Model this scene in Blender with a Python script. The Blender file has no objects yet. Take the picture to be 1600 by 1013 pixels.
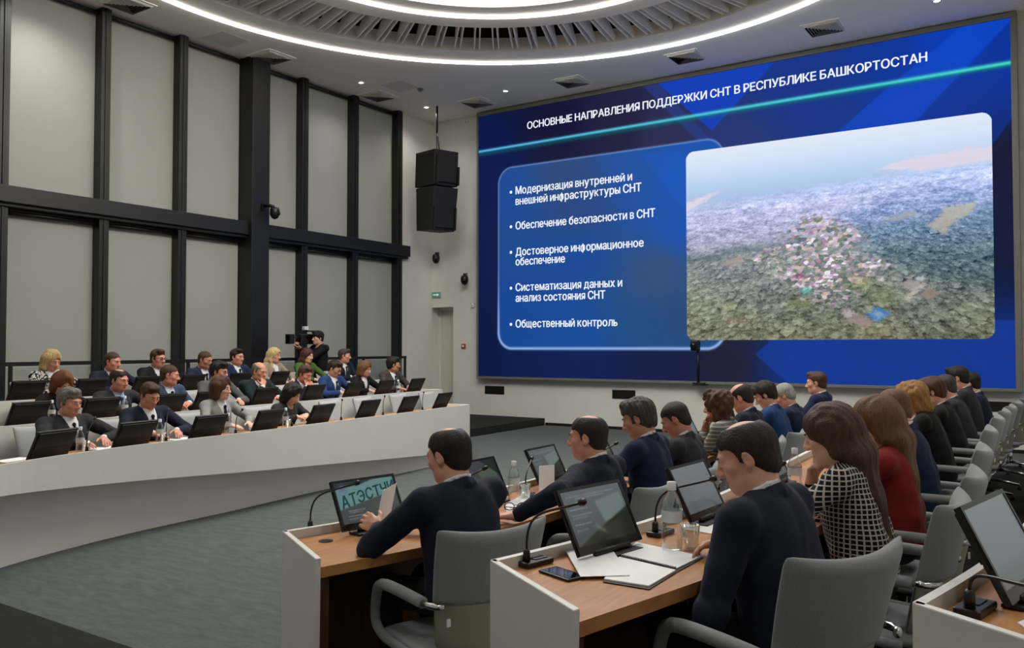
import bpy, bmesh, math, random
import numpy as np
from mathutils import Vector, Matrix, Euler
random.seed(7); RNG = np.random.default_rng(7)
SC = bpy.context.scene
COL = SC.collection
PI = math.pi

# ------------------------------------------------------------------ camera
TH = math.radians(33.7)            # the camera looks 33.7 degrees left of the room's long axis (+y)
F, PCX, PCY = 1320.0, 800.0, 506.5
HC = 1.60
PITCH = math.atan(36.5 / F)
cam_d = bpy.data.cameras.new('camera'); cam = bpy.data.objects.new('camera', cam_d); COL.objects.link(cam)
cam.location = (0, 0, HC); cam.rotation_euler = (PI / 2 + PITCH, 0, TH)
cam_d.sensor_width = 36.0; cam_d.lens = F / 1600 * 36.0; cam_d.clip_start = 0.05; cam_d.clip_end = 200
SC.camera = cam
CAMR = np.array(Euler((PI / 2 + PITCH, 0, TH)).to_matrix())

# ------------------------------------------------------------------ world, view, large lights
SC.view_settings.view_transform = 'Standard'; SC.view_settings.look = 'None'
SC.view_settings.gamma = 1.0; SC.view_settings.use_curve_mapping = False
SC.view_settings.exposure = -0.08
SC.cycles.use_denoising = True
SC.cycles.max_bounces = 8
wd = bpy.data.worlds.new('world'); SC.world = wd; wd.use_nodes = True
wd.node_tree.nodes['Background'].inputs[0].default_value = (0.5, 0.55, 0.6, 1)
wd.node_tree.nodes['Background'].inputs[1].default_value = 0.02
LAMP_E, STRIP_E, SPOT_W, SCREEN_E, FILL_W = 3.6, 15.0, 54.0, 1.05, 37.0
CEIL = 6.7
HALL = (-5.55, 7.76)                 # centre of the round ceiling

def rot2(X, Y):
    c, s = math.cos(TH), math.sin(TH)
    return np.array([c * X - s * Y, s * X + c * Y])
def ray(px, py):
    v = np.array([(px - PCX) / F, -(py - PCY) / F, -1.0])
    return CAMR @ v
CAMP = np.array([0, 0, HC])
def at_h(px, py, z):
    r = ray(px, py); return CAMP + r * ((z - HC) / r[2])
def at_x(px, py, x):
    r = ray(px, py); return CAMP + r * (x / r[0])
def at_y(px, py, y):
    r = ray(px, py); return CAMP + r * (y / r[1])
def proj(p):
    v = CAMR.T @ (np.asarray(p, float) - CAMP)
    return np.array([PCX + F * v[0] / -v[2], PCY - F * v[1] / -v[2], -v[2]])

# ------------------------------------------------------------------ materials
MATS = {}
def srgb(c):
    return tuple(((x / 255) / 12.92 if x / 255 <= 0.04045 else ((x / 255 + 0.055) / 1.055) ** 2.4) for x in c)
def new_mat(name):
    m = bpy.data.materials.new(name); m.use_nodes = True; MATS[name] = m
    nt = m.node_tree; return m, nt, nt.nodes['Principled BSDF']
def mat(name, rgb, rough=0.5, metal=0.0, var=0.06, scale=40.0, bump=0.0, bscale=None, spec=0.5, stretch=(1, 1, 1), sheen=0.0, coat=0.0, det=3.0):
    """A procedural surface: base colour (sRGB 0-255) modulated by noise, with an optional bump."""
    if name in MATS: return MATS[name]
    m, nt, b = new_mat(name)
    b.inputs['Roughness'].default_value = rough; b.inputs['Metallic'].default_value = metal
    b.inputs['Specular IOR Level'].default_value = spec
    b.inputs['Sheen Weight'].default_value = sheen; b.inputs['Coat Weight'].default_value = coat
    tc = nt.nodes.new('ShaderNodeTexCoord'); mp = nt.nodes.new('ShaderNodeMapping')
    mp.inputs['Scale'].default_value = stretch
    nt.links.new(tc.outputs['Object'], mp.inputs['Vector'])
    nz = nt.nodes.new('ShaderNodeTexNoise'); nz.inputs['Scale'].default_value = scale; nz.inputs['Detail'].default_value = det
    nt.links.new(mp.outputs['Vector'], nz.inputs['Vector'])
    c = srgb(rgb)
    rp = nt.nodes.new('ShaderNodeValToRGB')
    rp.color_ramp.elements[0].position = 0.3; rp.color_ramp.elements[1].position = 0.7
    rp.color_ramp.elements[0].color = tuple(max(0, x * (1 - var)) for x in c) + (1,)
    rp.color_ramp.elements[1].color = tuple(min(1, x * (1 + var)) for x in c) + (1,)
    nt.links.new(nz.outputs['Fac'], rp.inputs['Fac']); nt.links.new(rp.outputs['Color'], b.inputs['Base Color'])
    if bump:
        n2 = nt.nodes.new('ShaderNodeTexNoise'); n2.inputs['Scale'].default_value = bscale or scale; n2.inputs['Detail'].default_value = 2
        nt.links.new(mp.outputs['Vector'], n2.inputs['Vector'])
        bp = nt.nodes.new('ShaderNodeBump'); bp.inputs['Strength'].default_value = bump; bp.inputs['Distance'].default_value = 0.01
        nt.links.new(n2.outputs['Fac'], bp.inputs['Height']); nt.links.new(bp.outputs['Normal'], b.inputs['Normal'])
    return m
def emit(name, rgb, strength, lin=False):
    if name in MATS: return MATS[name]
    m, nt, b = new_mat(name)
    c = rgb if lin else srgb(rgb)
    b.inputs['Base Color'].default_value = (0.02, 0.02, 0.02, 1)
    b.inputs['Emission Color'].default_value = tuple(c) + (1,); b.inputs['Emission Strength'].default_value = strength
    return m
def glassy(name, tint=(1, 1, 1), rough=0.02, ior=1.45, thin=True):
    if name in MATS: return MATS[name]
    m, nt, b = new_mat(name)
    b.inputs['Base Color'].default_value = tuple(tint) + (1,); b.inputs['Roughness'].default_value = rough
    b.inputs['Transmission Weight'].default_value = 1.0; b.inputs['IOR'].default_value = ior
    return m

M_WHITE = mat('white laminate', (216, 215, 208), 0.45, var=0.015, scale=6)
M_WALL = mat('white wall paint', (214, 213, 206), 0.8, var=0.02, scale=3, bump=0.02, bscale=300)
M_CEIL = mat('ceiling paint', (236, 234, 229), 0.9, var=0.015, scale=2)
M_BLIND = mat('roller blind fabric', (160, 162, 154), 0.85, var=0.02, scale=120, bump=0.03, bscale=600)
M_BLACK = mat('black metal', (16, 17, 17), 0.45, var=0.1, scale=30)
M_BLACKP = mat('black plastic', (13, 13, 14), 0.38, var=0.1, scale=60)
M_MONB = mat('matt black monitor back', (12, 12, 13), 0.5, var=0.1, scale=50)
M_CHROME = mat('brushed chrome', (200, 200, 200), 0.18, 1.0, var=0.03, scale=20)
M_GREYM = mat('grey metal trim', (120, 120, 114), 0.5, 0.3, var=0.04, scale=20)
M_WOODD = mat('dark brown panel wood', (72, 44, 25), 0.5, var=0.25, scale=9, stretch=(6, 6, 0.5))
M_PAPER = mat('paper', (236, 236, 234), 0.8, var=0.01, scale=30)
M_CABLE = mat('dark gunmetal', (40, 40, 42), 0.4, 0.5, var=0.05)

def wood_mat():
    m, nt, b = new_mat('oak worktop wood')
    tc = nt.nodes.new('ShaderNodeTexCoord'); mp = nt.nodes.new('ShaderNodeMapping')
    mp.inputs['Scale'].default_value = (14, 1.2, 6); mp.inputs['Rotation'].default_value = (0, 0, 0.0)
    nt.links.new(tc.outputs['Object'], mp.inputs['Vector'])
    nz = nt.nodes.new('ShaderNodeTexNoise'); nz.inputs['Scale'].default_value = 3.0; nz.inputs['Detail'].default_value = 6; nz.inputs['Distortion'].default_value = 0.6
    nt.links.new(mp.outputs['Vector'], nz.inputs['Vector'])
    rp = nt.nodes.new('ShaderNodeValToRGB')
    rp.color_ramp.elements[0].position = 0.25; rp.color_ramp.elements[0].color = srgb((158, 104, 56)) + (1,)
    rp.color_ramp.elements[1].position = 0.75; rp.color_ramp.elements[1].color = srgb((192, 138, 82)) + (1,)
    nt.links.new(nz.outputs['Fac'], rp.inputs['Fac']); nt.links.new(rp.outputs['Color'], b.inputs['Base Color'])
    b.inputs['Roughness'].default_value = 0.36
    return m
M_WOOD = wood_mat()
def carpet_mat(name, rgb, var):
    m, nt, b = new_mat(name)
    tc = nt.nodes.new('ShaderNodeTexCoord'); mp = nt.nodes.new('ShaderNodeMapping')
    mp.inputs['Scale'].default_value = (1, 3.0, 1)
    nt.links.new(tc.outputs['Object'], mp.inputs['Vector'])
    a = nt.nodes.new('ShaderNodeTexNoise'); a.inputs['Scale'].default_value = 5; a.inputs['Detail'].default_value = 8; a.inputs['Roughness'].default_value = 0.75
    nt.links.new(mp.outputs['Vector'], a.inputs['Vector'])
    f = nt.nodes.new('ShaderNodeTexNoise'); f.inputs['Scale'].default_value = 260; f.inputs['Detail'].default_value = 2
    nt.links.new(tc.outputs['Object'], f.inputs['Vector'])
    mx = nt.nodes.new('ShaderNodeMath'); mx.operation = 'MULTIPLY_ADD'; mx.inputs[1].default_value = 0.45
    nt.links.new(f.outputs['Fac'], mx.inputs[0]); nt.links.new(a.outputs['Fac'], mx.inputs[2])
    rp = nt.nodes.new('ShaderNodeValToRGB'); c = srgb(rgb)
    rp.color_ramp.elements[0].position = 0.45; rp.color_ramp.elements[0].color = tuple(x * (1 - var) for x in c) + (1,)
    rp.color_ramp.elements[1].position = 0.95; rp.color_ramp.elements[1].color = tuple(x * (1 + var) for x in c) + (1,)
    nt.links.new(mx.outputs[0], rp.inputs['Fac']); nt.links.new(rp.outputs['Color'], b.inputs['Base Color'])
    b.inputs['Roughness'].default_value = 0.95; b.inputs['Specular IOR Level'].default_value = 0.15
    bp = nt.nodes.new('ShaderNodeBump'); bp.inputs['Strength'].default_value = 0.25; bp.inputs['Distance'].default_value = 0.01
    nt.links.new(mx.outputs[0], bp.inputs['Height']); nt.links.new(bp.outputs['Normal'], b.inputs['Normal'])
    return m
M_CARPET = carpet_mat('grey carpet', (84, 88, 87), 0.30)
M_CARPETD = carpet_mat('dark carpet', (38, 39, 37), 0.3)

# ------------------------------------------------------------------ mesh helpers
class MB:
    """Collects shapes and links them as one mesh object."""
    def __init__(s): s.v = []; s.f = []; s.m = []
    def add(s, vs, fs, mi=0):
        b = len(s.v); s.v.extend([tuple(map(float, p)) for p in vs]); s.f.extend([tuple(b + i for i in f) for f in fs]); s.m.extend([mi] * len(fs)); return s
    def box(s, lo, hi, mi=0, M=None):
        x0, y0, z0 = lo; x1, y1, z1 = hi
        vs = [(x0, y0, z0), (x1, y0, z0), (x1, y1, z0), (x0, y1, z0), (x0, y0, z1), (x1, y0, z1), (x1, y1, z1), (x0, y1, z1)]
        if M is not None: vs = [tuple(M @ Vector(v)) for v in vs]
        return s.add(vs, [(0, 3, 2, 1), (4, 5, 6, 7), (0, 1, 5, 4), (1, 2, 6, 5), (2, 3, 7, 6), (3, 0, 4, 7)], mi)
    def cbox(s, c, size, mi=0, M=None):
        return s.box([c[i] - size[i] / 2 for i in range(3)], [c[i] + size[i] / 2 for i in range(3)], mi, M)
    def prism(s, poly, z0, z1, mi=0):
        n = len(poly); vs = [(p[0], p[1], z0) for p in poly] + [(p[0], p[1], z1) for p in poly]
        a = sum(poly[i][0] * poly[(i + 1) % n][1] - poly[(i + 1) % n][0] * poly[i][1] for i in range(n))
        fs = [tuple(range(n - 1, -1, -1)), tuple(range(n, 2 * n))] + [(i, (i + 1) % n, n + (i + 1) % n, n + i) for i in range(n)]
        if a < 0: fs = [f[::-1] for f in fs]
        return s.add(vs, fs, mi)
    def tube(s, pts, r, seg=10, mi=0, caps=True):
        pts = [np.array(p, float) for p in pts]; n = len(pts)
        rs = r if hasattr(r, '__len__') else [r] * n
        up = None; vs = []
        for i, p in enumerate(pts):
            t = pts[min(i + 1, n - 1)] - pts[max(i - 1, 0)]; t = t / (np.linalg.norm(t) + 1e-12)
            if up is None:
                up = np.array([0, 0, 1.0]) if abs(t[2]) < 0.9 else np.array([1.0, 0, 0])
            u = np.cross(t, up); u /= np.linalg.norm(u) + 1e-12; w = np.cross(u, t); up = w
            for k in range(seg):
                a = 2 * PI * k / seg; vs.append(p + rs[i] * (math.cos(a) * u + math.sin(a) * w))
        fs = [(i * seg + k, i * seg + (k + 1) % seg, (i + 1) * seg + (k + 1) % seg, (i + 1) * seg + k) for i in range(n - 1) for k in range(seg)]
        if caps: fs += [tuple(range(seg - 1, -1, -1)), tuple((n - 1) * seg + k for k in range(seg))]
        fs = [f[::-1] for f in fs]
        return s.add(vs, fs, mi)
    def lathe(s, prof, seg=20, c=(0, 0, 0), mi=0, caps=True):
        vs = []; n = len(prof)
        for r, z in prof:
            for k in range(seg):
                a = 2 * PI * k / seg; vs.append((c[0] + r * math.cos(a), c[1] + r * math.sin(a), c[2] + z))
        fs = [(i * seg + k, i * seg + (k + 1) % seg, (i + 1) * seg + (k + 1) % seg, (i + 1) * seg + k) for i in range(n - 1) for k in range(seg)]
        if caps and prof[0][0] > 1e-6: fs.append(tuple(range(seg - 1, -1, -1)))
        if caps and prof[-1][0] > 1e-6: fs.append(tuple((n - 1) * seg + k for k in range(seg)))
        return s.add(vs, fs, mi)
    def loft(s, rings, mi=0, caps=True):
        k = len(rings[0]); n = len(rings); vs = [p for r in rings for p in r]
        fs = [(i * k + j, i * k + (j + 1) % k, (i + 1) * k + (j + 1) % k, (i + 1) * k + j) for i in range(n - 1) for j in range(k)]
        if caps: fs += [tuple(range(k - 1, -1, -1)), tuple((n - 1) * k + j for j in range(k))]
        return s.add(vs, fs, mi)
    def ell(s, c, r, seg=16, ring=10, mi=0):
        vs = [(c[0], c[1], c[2] - r[2])]
        for i in range(1, ring):
            t = -PI / 2 + PI * i / ring
            for k in range(seg):
                a = 2 * PI * k / seg; vs.append((c[0] + r[0] * math.cos(t) * math.cos(a), c[1] + r[1] * math.cos(t) * math.sin(a), c[2] + r[2] * math.sin(t)))
        vs.append((c[0], c[1], c[2] + r[2])); top = len(vs) - 1
        fs = [(0, 1 + (k + 1) % seg, 1 + k) for k in range(seg)]
        for i in range(ring - 2):
            fs += [(1 + i * seg + k, 1 + i * seg + (k + 1) % seg, 1 + (i + 1) * seg + (k + 1) % seg, 1 + (i + 1) * seg + k) for k in range(seg)]
        fs += [(top, 1 + (ring - 2) * seg + k, 1 + (ring - 2) * seg + (k + 1) % seg) for k in range(seg)]
        return s.add(vs, fs, mi)
    def build(s, name, mats, parent=None, smooth=False, bevel=0.0, sub=0, recalc=False):
        me = bpy.data.meshes.new(name); me.from_pydata(s.v, [], s.f)
        mats = mats if isinstance(mats, (list, tuple)) else [mats]
        for m in mats: me.materials.append(m)
        if len(mats) > 1: me.polygons.foreach_set('material_index', s.m)
        if recalc:
            bm = bmesh.new(); bm.from_mesh(me); bmesh.ops.recalc_face_normals(bm, faces=bm.faces); bm.to_mesh(me); bm.free()
        o = bpy.data.objects.new(name, me); COL.objects.link(o)
        if parent is not None: o.parent = parent
        if smooth: me.polygons.foreach_set('use_smooth', [True] * len(me.polygons))
        if bevel:
            b = o.modifiers.new('bevel', 'BEVEL'); b.width = bevel; b.segments = 2; b.limit_method = 'ANGLE'; b.angle_limit = math.radians(40)
        if sub:
            b = o.modifiers.new('sub', 'SUBSURF'); b.levels = sub; b.render_levels = sub
        return o
def tag(o, label=None, cat=None, group=None, kind=None):
    if label: o['label'] = label
    if cat: o['category'] = cat
    if group: o['group'] = group
    if kind: o['kind'] = kind
    return o
def empty(name, loc, rz=0.0, label=None, cat=None, group=None, kind=None):
    o = bpy.data.objects.new(name, None); COL.objects.link(o); o.location = tuple(loc); o.rotation_euler = (0, 0, rz)
    o.empty_display_size = 0.1
    return tag(o, label, cat, group, kind)
def copy_tree(o, parent=None):
    c = o.copy(); COL.objects.link(c); c.parent = parent
    for ch in list(o.children): copy_tree(ch, c)
    return c
def struct(o): o['kind'] = 'structure'; return o

# ------------------------------------------------------------------ the desk rows as curves on plan
class Row:
    """A desk's outer lip on plan; side=+1 if people sit to the right of the walking direction (near to far)."""
    def __init__(s, pts, side, z):
        pts = np.array(pts); s.side, s.z = side, z
        d = np.r_[0, np.cumsum(np.linalg.norm(np.diff(pts, axis=0), axis=1))]
        s.L = d[-1]; n = int(s.L / 0.05)
        t = np.linspace(0, s.L, n); s.t = t
        s.p = np.stack([np.interp(t, d, pts[:, 0]), np.interp(t, d, pts[:, 1])], 1)
        for _ in range(60):
            q = s.p.copy(); q[1:-1] = (s.p[:-2] + 2 * s.p[1:-1] + s.p[2:]) / 4; s.p = q
    def raw(s, u):
        u0 = min(max(u, 0), s.L)
        p = np.array([np.interp(u0, s.t, s.p[:, 0]), np.interp(u0, s.t, s.p[:, 1])])
        a, b = max(u0 - 0.15, 0), min(u0 + 0.15, s.L)
        q = lambda w: np.array([np.interp(w, s.t, s.p[:, 0]), np.interp(w, s.t, s.p[:, 1])])
        t = q(b) - q(a); t /= np.linalg.norm(t)
        return p + t * (u - u0), t
    def n(s, u):
        _, t = s.raw(u); return np.array([t[1], -t[0]]) * s.side   # towards the people
    def pos(s, u, off):
        p, t = s.raw(u); return p + s.n(u) * off
    def face(s, u):
        m = -s.n(u); return math.atan2(m[1], m[0])                # where a sitter looks
    def at_px(s, px, off, z):
        best, bu = 1e9, 0
        for u in np.arange(-3.5, s.L + 3.0, 0.02):
            q = s.pos(u, off); v = proj((q[0], q[1], z))
            if v[2] < 0.3: continue
            e = abs(v[0] - px)
            if e < best: best, bu = e, u
        return bu
def cam_curve(P):
    return [rot2(*p) for p in P]
def heading_curve(p0, s0, s1, f, step=0.05):
    """Points of a curve from p0 (camera axes) whose heading in degrees is f(s); s0 < 0 runs behind p0."""
    fw = [np.array(p0, float)]; s = 0
    while s < s1:
        a = math.radians(f(s)); fw.append(fw[-1] + step * np.array([math.cos(a), math.sin(a)])); s += step
    bw = [np.array(p0, float)]; s = 0
    while s > s0:
        a = math.radians(f(s)); bw.append(bw[-1] - step * np.array([math.cos(a), math.sin(a)])); s -= step
    return bw[:0:-1] + fw
STEP_R, STEP_L = 0.12, 0.14
hA = lambda s: 36 + 27.6 * (1 - math.exp(-max(s, 0) / 0.734)) - 1.23 * s
base = heading_curve((-1.027, 3.80), 0, 9.9, hA)
ROW_A = Row(cam_curve(base), +1, 0.0)
def offset_row(row, off, shift, z, length):
    pts = [row.pos(u, off) for u in np.arange(shift, shift + length, 0.1)]
    return Row(pts, row.side, z)
def near_start(row, X, Y):
    """Arc position and offset on a row at which a parallel desk starting at (X, Y) in camera axes begins."""
    q = rot2(X, Y); best = (9, 0, 0)
    for u in np.arange(-0.6, 1.2, 0.02):
        for o in np.arange(1.0, 3.2, 0.02):
            e = np.linalg.norm(row.pos(u, o) - q)
            if e < best[0]: best = (e, u, o)
    return best[1:]
_uB, _oB = near_start(ROW_A, -0.066, 2.81); _uC, _oC = near_start(ROW_A, 0.907, 1.93)
ROW_B = offset_row(ROW_A, _oB, _uB, STEP_R, 9.5)
ROW_C = offset_row(ROW_A, _oC, _uC, 2 * STEP_R, 9.0)
LPTS = [(-3.60, 4.9), (-3.58, 5.95), (-3.41, 6.50), (-3.10, 7.24), (-2.50, 8.26), (-2.0, 9.33), (-1.40, 10.5), (-0.82, 11.76), (-0.60, 12.17)]
ROW_L1 = Row(cam_curve(LPTS), -1, 0.0)
ROW_L2 = offset_row(ROW_L1, 1.2, 0.0, STEP_L, ROW_L1.L + 1.5)
ROW_L3 = offset_row(ROW_L1, 2.38, 0.0, 2 * STEP_L, ROW_L1.L + 1.9)
LIP = 0.78; TOP = 0.742
# ------------------------------------------------------------------ room shell
YW, XL, XR, YB = 14.89, -12.1, 3.0, -3.4
def curve_pts(row, off, u0, u1, step=0.15):
    return [tuple(row.pos(u, off)) for u in np.arange(u0, u1 + 1e-6, step)]
mb = MB()
mb.box((XL, 2.66, -0.12), (XR, YW, 0.0), 0); mb.box((XL, YB, -0.12), (XR, 2.66, 0.0), 1)
struct(mb.build('floor', [M_CARPET, M_CARPETD]))
# tiers (the steps the desk rows stand on)
def tier(name, poly, z):
    mb = MB(); mb.prism(poly, 0.0, z - 0.012, 1); mb.prism(poly, z - 0.012, z, 0)
    return struct(mb.build(name, [M_CARPETD, mat('black step nosing', (14, 14, 14), 0.6, var=0.1)]))
tier('floor_tier_right', curve_pts(ROW_B, -0.06, -0.12, ROW_B.L) + [(XR, YW - 1.0), (XR, 1.2), tuple(ROW_B.pos(-0.12, 1.0))], STEP_R)
tier('floor_tier_right_upper', curve_pts(ROW_C, -0.06, -0.12, ROW_C.L - 0.6) + [(XR, YW - 1.6), (XR, 1.0), tuple(ROW_C.pos(-0.12, 1.0))], 2 * STEP_R)
L2END = ROW_L1.L + 1.75
tier('floor_tier_left', curve_pts(ROW_L2, -0.02, 0.3, L2END) + [(-9.0, 12.2), (-9.12, YW), (XL, YW), (XL, 1.0)], STEP_L)
tier('floor_tier_left_upper', curve_pts(ROW_L3, -0.02, 0.3, ROW_L1.L + 2.9) + [(-10.2, 12.9), (XL, 12.9), (XL, 1.0)], 2 * STEP_L)

# screen wall with a door recess at its left end
DX0, DX1, DZ = -12.1, -11.50, 2.50
mb = MB()
mb.box((DX1, YW, 0), (XR, YW + 0.25, CEIL)); mb.box((DX0 - 0.3, YW, DZ), (DX1, YW + 0.25, CEIL))
mb.box((DX0 - 0.3, YW + 0.45, 0), (DX1 + 0.4, YW + 0.5, DZ + 0.2))
mb.box((DX0 - 0.3, YW, 0), (DX0 - 0.06, YW + 0.45, DZ)); mb.box((DX1, YW + 0.25, 0), (DX1 + 0.1, YW + 0.45, DZ)); mb.box((DX0 - 0.3, YW + 0.25, DZ), (DX1 + 0.1, YW + 0.45, DZ + 0.1))
struct(mb.build('wall_front', M_WALL))
mb = MB(); mb.box((DX0 + 0.02, YW + 0.34, 0.02), (DX1 - 0.02, YW + 0.39, DZ - 0.06))
door = struct(mb.build('door_1', mat('door leaf paint', (206, 203, 190), 0.6, var=0.02), bevel=0.004))
mb = MB(); mb.tube([(DX1 - 0.1, YW + 0.335, 1.05), (DX1 - 0.1, YW + 0.30, 1.05), (DX1 - 0.2, YW + 0.295, 1.05)], 0.01)
mb.build('door_handle', M_CHROME, door, smooth=True)
mb = MB(); mb.box((DX0 - 0.05, YW + 0.30, 0), (DX0 + 0.015, YW + 0.40, DZ)); mb.box((DX1 - 0.015, YW + 0.30, 0), (DX1 - 0.001, YW + 0.40, DZ)); mb.box((DX0, YW + 0.30, DZ - 0.055), (DX1 - 0.01, YW + 0.40, DZ - 0.001))
mb.build('door_frame', M_WHITE, door)
mb = MB(); mb.box((XL + 3.0, YW - 0.012, 0.0), (XR, YW, 0.055)); struct(mb.build('baseboard_front', M_BLACK))
# left wall: the solid ends, with window openings behind blinds between them
YWIN0, YWIN1 = 3.2, 13.85
mb = MB(); mb.box((XL - 0.25, YB, 0), (XL, YWIN0, CEIL)); mb.box((XL - 0.25, YWIN1, 0), (XL, YW, CEIL))
struct(mb.build('wall_left', M_WALL))
mb = MB(); mb.box((XR, YB, 0), (XR + 0.25, YW + 0.25, CEIL)); struct(mb.build('wall_right', M_WALL))
mb = MB(); mb.box((XL - 0.25, YB - 0.25, 0), (XR + 0.25, YB, CEIL)); struct(mb.build('wall_back', M_WALL))
# window bays: mullion centres along the left wall
MUL = [3.25, 4.45, 5.64, 7.08, 8.41, 9.84, 11.03, 12.38, 13.72]
TZ0, TZ1 = 3.56, 3.79            # transom
for i in range(len(MUL) - 1):
    y0, y1 = MUL[i], MUL[i + 1]
    mb = MB()
    for z0, z1 in ((0.0, 3.55), (3.7, CEIL)):
        mb.box((XL - 0.24, y0, z0), (XL - 0.18, y0 + 0.05, z1)); mb.box((XL - 0.24, y1 - 0.05, z0), (XL - 0.18, y1, z1))
        mb.box((XL - 0.24, y0 + 0.05, z0), (XL - 0.18, y1 - 0.05, z0 + 0.05)); mb.box((XL - 0.24, y0 + 0.05, z1 - 0.05), (XL - 0.18, y1 - 0.05, z1))
    mb.box((XL - 0.25, y0, 3.55), (XL - 0.16, y1, 3.7))
    w = struct(mb.build('window_%d' % (i + 1), M_BLACK))
    mb = MB(); mb.box((XL - 0.215, y0 + 0.04, 0.04), (XL - 0.205, y1 - 0.04, 3.56)); mb.box((XL - 0.215, y0 + 0.04, 3.74), (XL - 0.205, y1 - 0.04, CEIL - 0.04))
    mb.build('pane', mat('night window glass', (10, 12, 16), 0.05, var=0.0), w)
for i, y in enumerate(MUL):
    big = i == 5
    w_, d_ = (0.38, 0.34) if big else (0.15, 0.16)
    mb = MB(); mb.box((XL - 0.2, y - w_ / 2, 0), (XL + d_ - 0.1, y + w_ / 2, CEIL))
    if not big:
        mb.box((XL + 0.06, y - 0.018, 0), (XL + 0.075, y + 0.018, CEIL))
    struct(mb.build('column' if big else 'trim_%d' % (i + 1), M_BLACK, bevel=0.006))
for i, (y0, y1) in enumerate(((3.2, 9.65), (10.03, 13.95))):
    mb = MB(); mb.box((XL - 0.05, y0, TZ0), (XL + 0.16, y1, TZ1)); mb.box((XL - 0.05, y0, TZ0 - 0.05), (XL + 0.10, y1, TZ0))
    struct(mb.build('trim_transom' if i == 0 else 'trim_transom_far', M_BLACK, bevel=0.008))
names = ['at the left end of the photo', 'second from the left', 'between the second and third slim mullions', 'just left of the wide black column', 'just right of the wide black column', 'second right of the wide black column', 'beside the white corner wall']
k = 0
for i in range(len(MUL) - 1):
    y0, y1 = MUL[i], MUL[i + 1]
    a = y0 + (0.2 if i == 5 else 0.07); b = y1 - (0.2 if i == 4 else 0.07)
    for up in (1, 0):
        z0, z1 = (TZ1 + 0.01, CEIL - 0.02) if up else (0.32 if i < 7 else 0.2, TZ0 - 0.06)
        where = ['beyond the left edge of the view', 'at the far left edge of the photo', 'between the two leftmost full mullions', 'just left of the wide black column', 'just right of the wide black column', 'second to the right of the wide black column', 'third to the right of the wide black column', 'nearest the white corner wall'][i]
        where = ['in the first bay, outside the left edge', 'in the bay cut by the left photo edge', 'in the bay between the two leftmost mullions', 'in the second bay left of the wide black column', 'in the bay just left of the wide black column', 'in the bay just right of the wide black column', 'in the second bay right of the wide black column', 'in the last bay before the white corner wall'][i]
        b_ = empty('roller_blind', (XL - 0.12, (a + b) / 2, z0), 0, '%s pale grey roller blind %s' % ('upper' if up else 'lower', where), 'blind', 'roller blinds on the window wall')
        w = b - a; h = z1 - z0
        m = MB(); m.box((-0.002, -w / 2, 0.02), (0.002, w / 2, h)); m.build('blind_fabric', M_BLIND, b_)
        m = MB(); m.box((-0.008, -w / 2, 0.0), (0.008, w / 2, 0.022)); m.build('bottom_bar', M_GREYM, b_)
        m = MB(); m.tube([(0.06, -w / 2, h - 0.05), (0.06, w / 2, h - 0.05)], 0.035, 12); m.build('roller_tube', M_BLACK, b_, smooth=True)

# ------------------------------------------------------------------ ceiling: ring, fins, inner disc, strips, lamp
R_HOLE, R_STRIP, R_DISC, R_STRIP2, R_LAMP = 4.93, 5.46, 3.76, 3.30, 2.95
cx, cy = HALL
NSEG = 128
def ringpts(r, z): return [(cx + r * math.cos(2 * PI * k / NSEG), cy + r * math.sin(2 * PI * k / NSEG), z) for k in range(NSEG)]
mb = MB()
inner = ringpts(R_HOLE, CEIL); outer = []
for k in range(NSEG):
    a = 2 * PI * k / NSEG; c, s = math.cos(a), math.sin(a)
    tx = ((XR + 0.25 - cx) if c > 0 else (XL - 0.25 - cx)) / c if abs(c) > 1e-6 else 1e9
    ty = ((YW + 0.25 - cy) if s > 0 else (YB - 0.25 - cy)) / s if abs(s) > 1e-6 else 1e9
    t = min(tx, ty); outer.append((cx + t * c, cy + t * s, CEIL))
corners = [(XL - 0.25, YB - 0.25), (XR + 0.25, YB - 0.25), (XR + 0.25, YW + 0.25), (XL - 0.25, YW + 0.25)]
up = 0.25
vs = inner + outer + [(p[0], p[1], CEIL + up) for p in inner] + [(p[0], p[1], CEIL + up) for p in outer]
fs = []
for k in range(NSEG):
    j = (k + 1) % NSEG
    fs += [(k, j, NSEG + j, NSEG + k), (2 * NSEG + k, 3 * NSEG + k, 3 * NSEG + j, 2 * NSEG + j), (k, 2 * NSEG + k, 2 * NSEG + j, j)]
mb.add(vs, fs)
for (x, y) in corners:   # fill the corners left by the straight chords
    k0 = min(range(NSEG), key=lambda k: (outer[k][0] - x) ** 2 + (outer[k][1] - y) ** 2)
    near = sorted(range(NSEG), key=lambda k: (outer[k][0] - x) ** 2 + (outer[k][1] - y) ** 2)[:2]
    tri = [outer[near[0]], outer[near[1]], (x, y, CEIL)]
    mb.add(tri, [(0, 1, 2)])
struct(mb.build('ceiling', M_CEIL, recalc=False))
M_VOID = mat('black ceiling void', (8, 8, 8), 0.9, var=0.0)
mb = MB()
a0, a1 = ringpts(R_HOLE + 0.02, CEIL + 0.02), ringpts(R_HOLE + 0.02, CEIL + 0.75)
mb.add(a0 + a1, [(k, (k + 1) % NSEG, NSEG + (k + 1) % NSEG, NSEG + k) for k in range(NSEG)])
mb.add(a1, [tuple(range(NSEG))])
struct(mb.build('ceiling_void', M_VOID))
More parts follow.
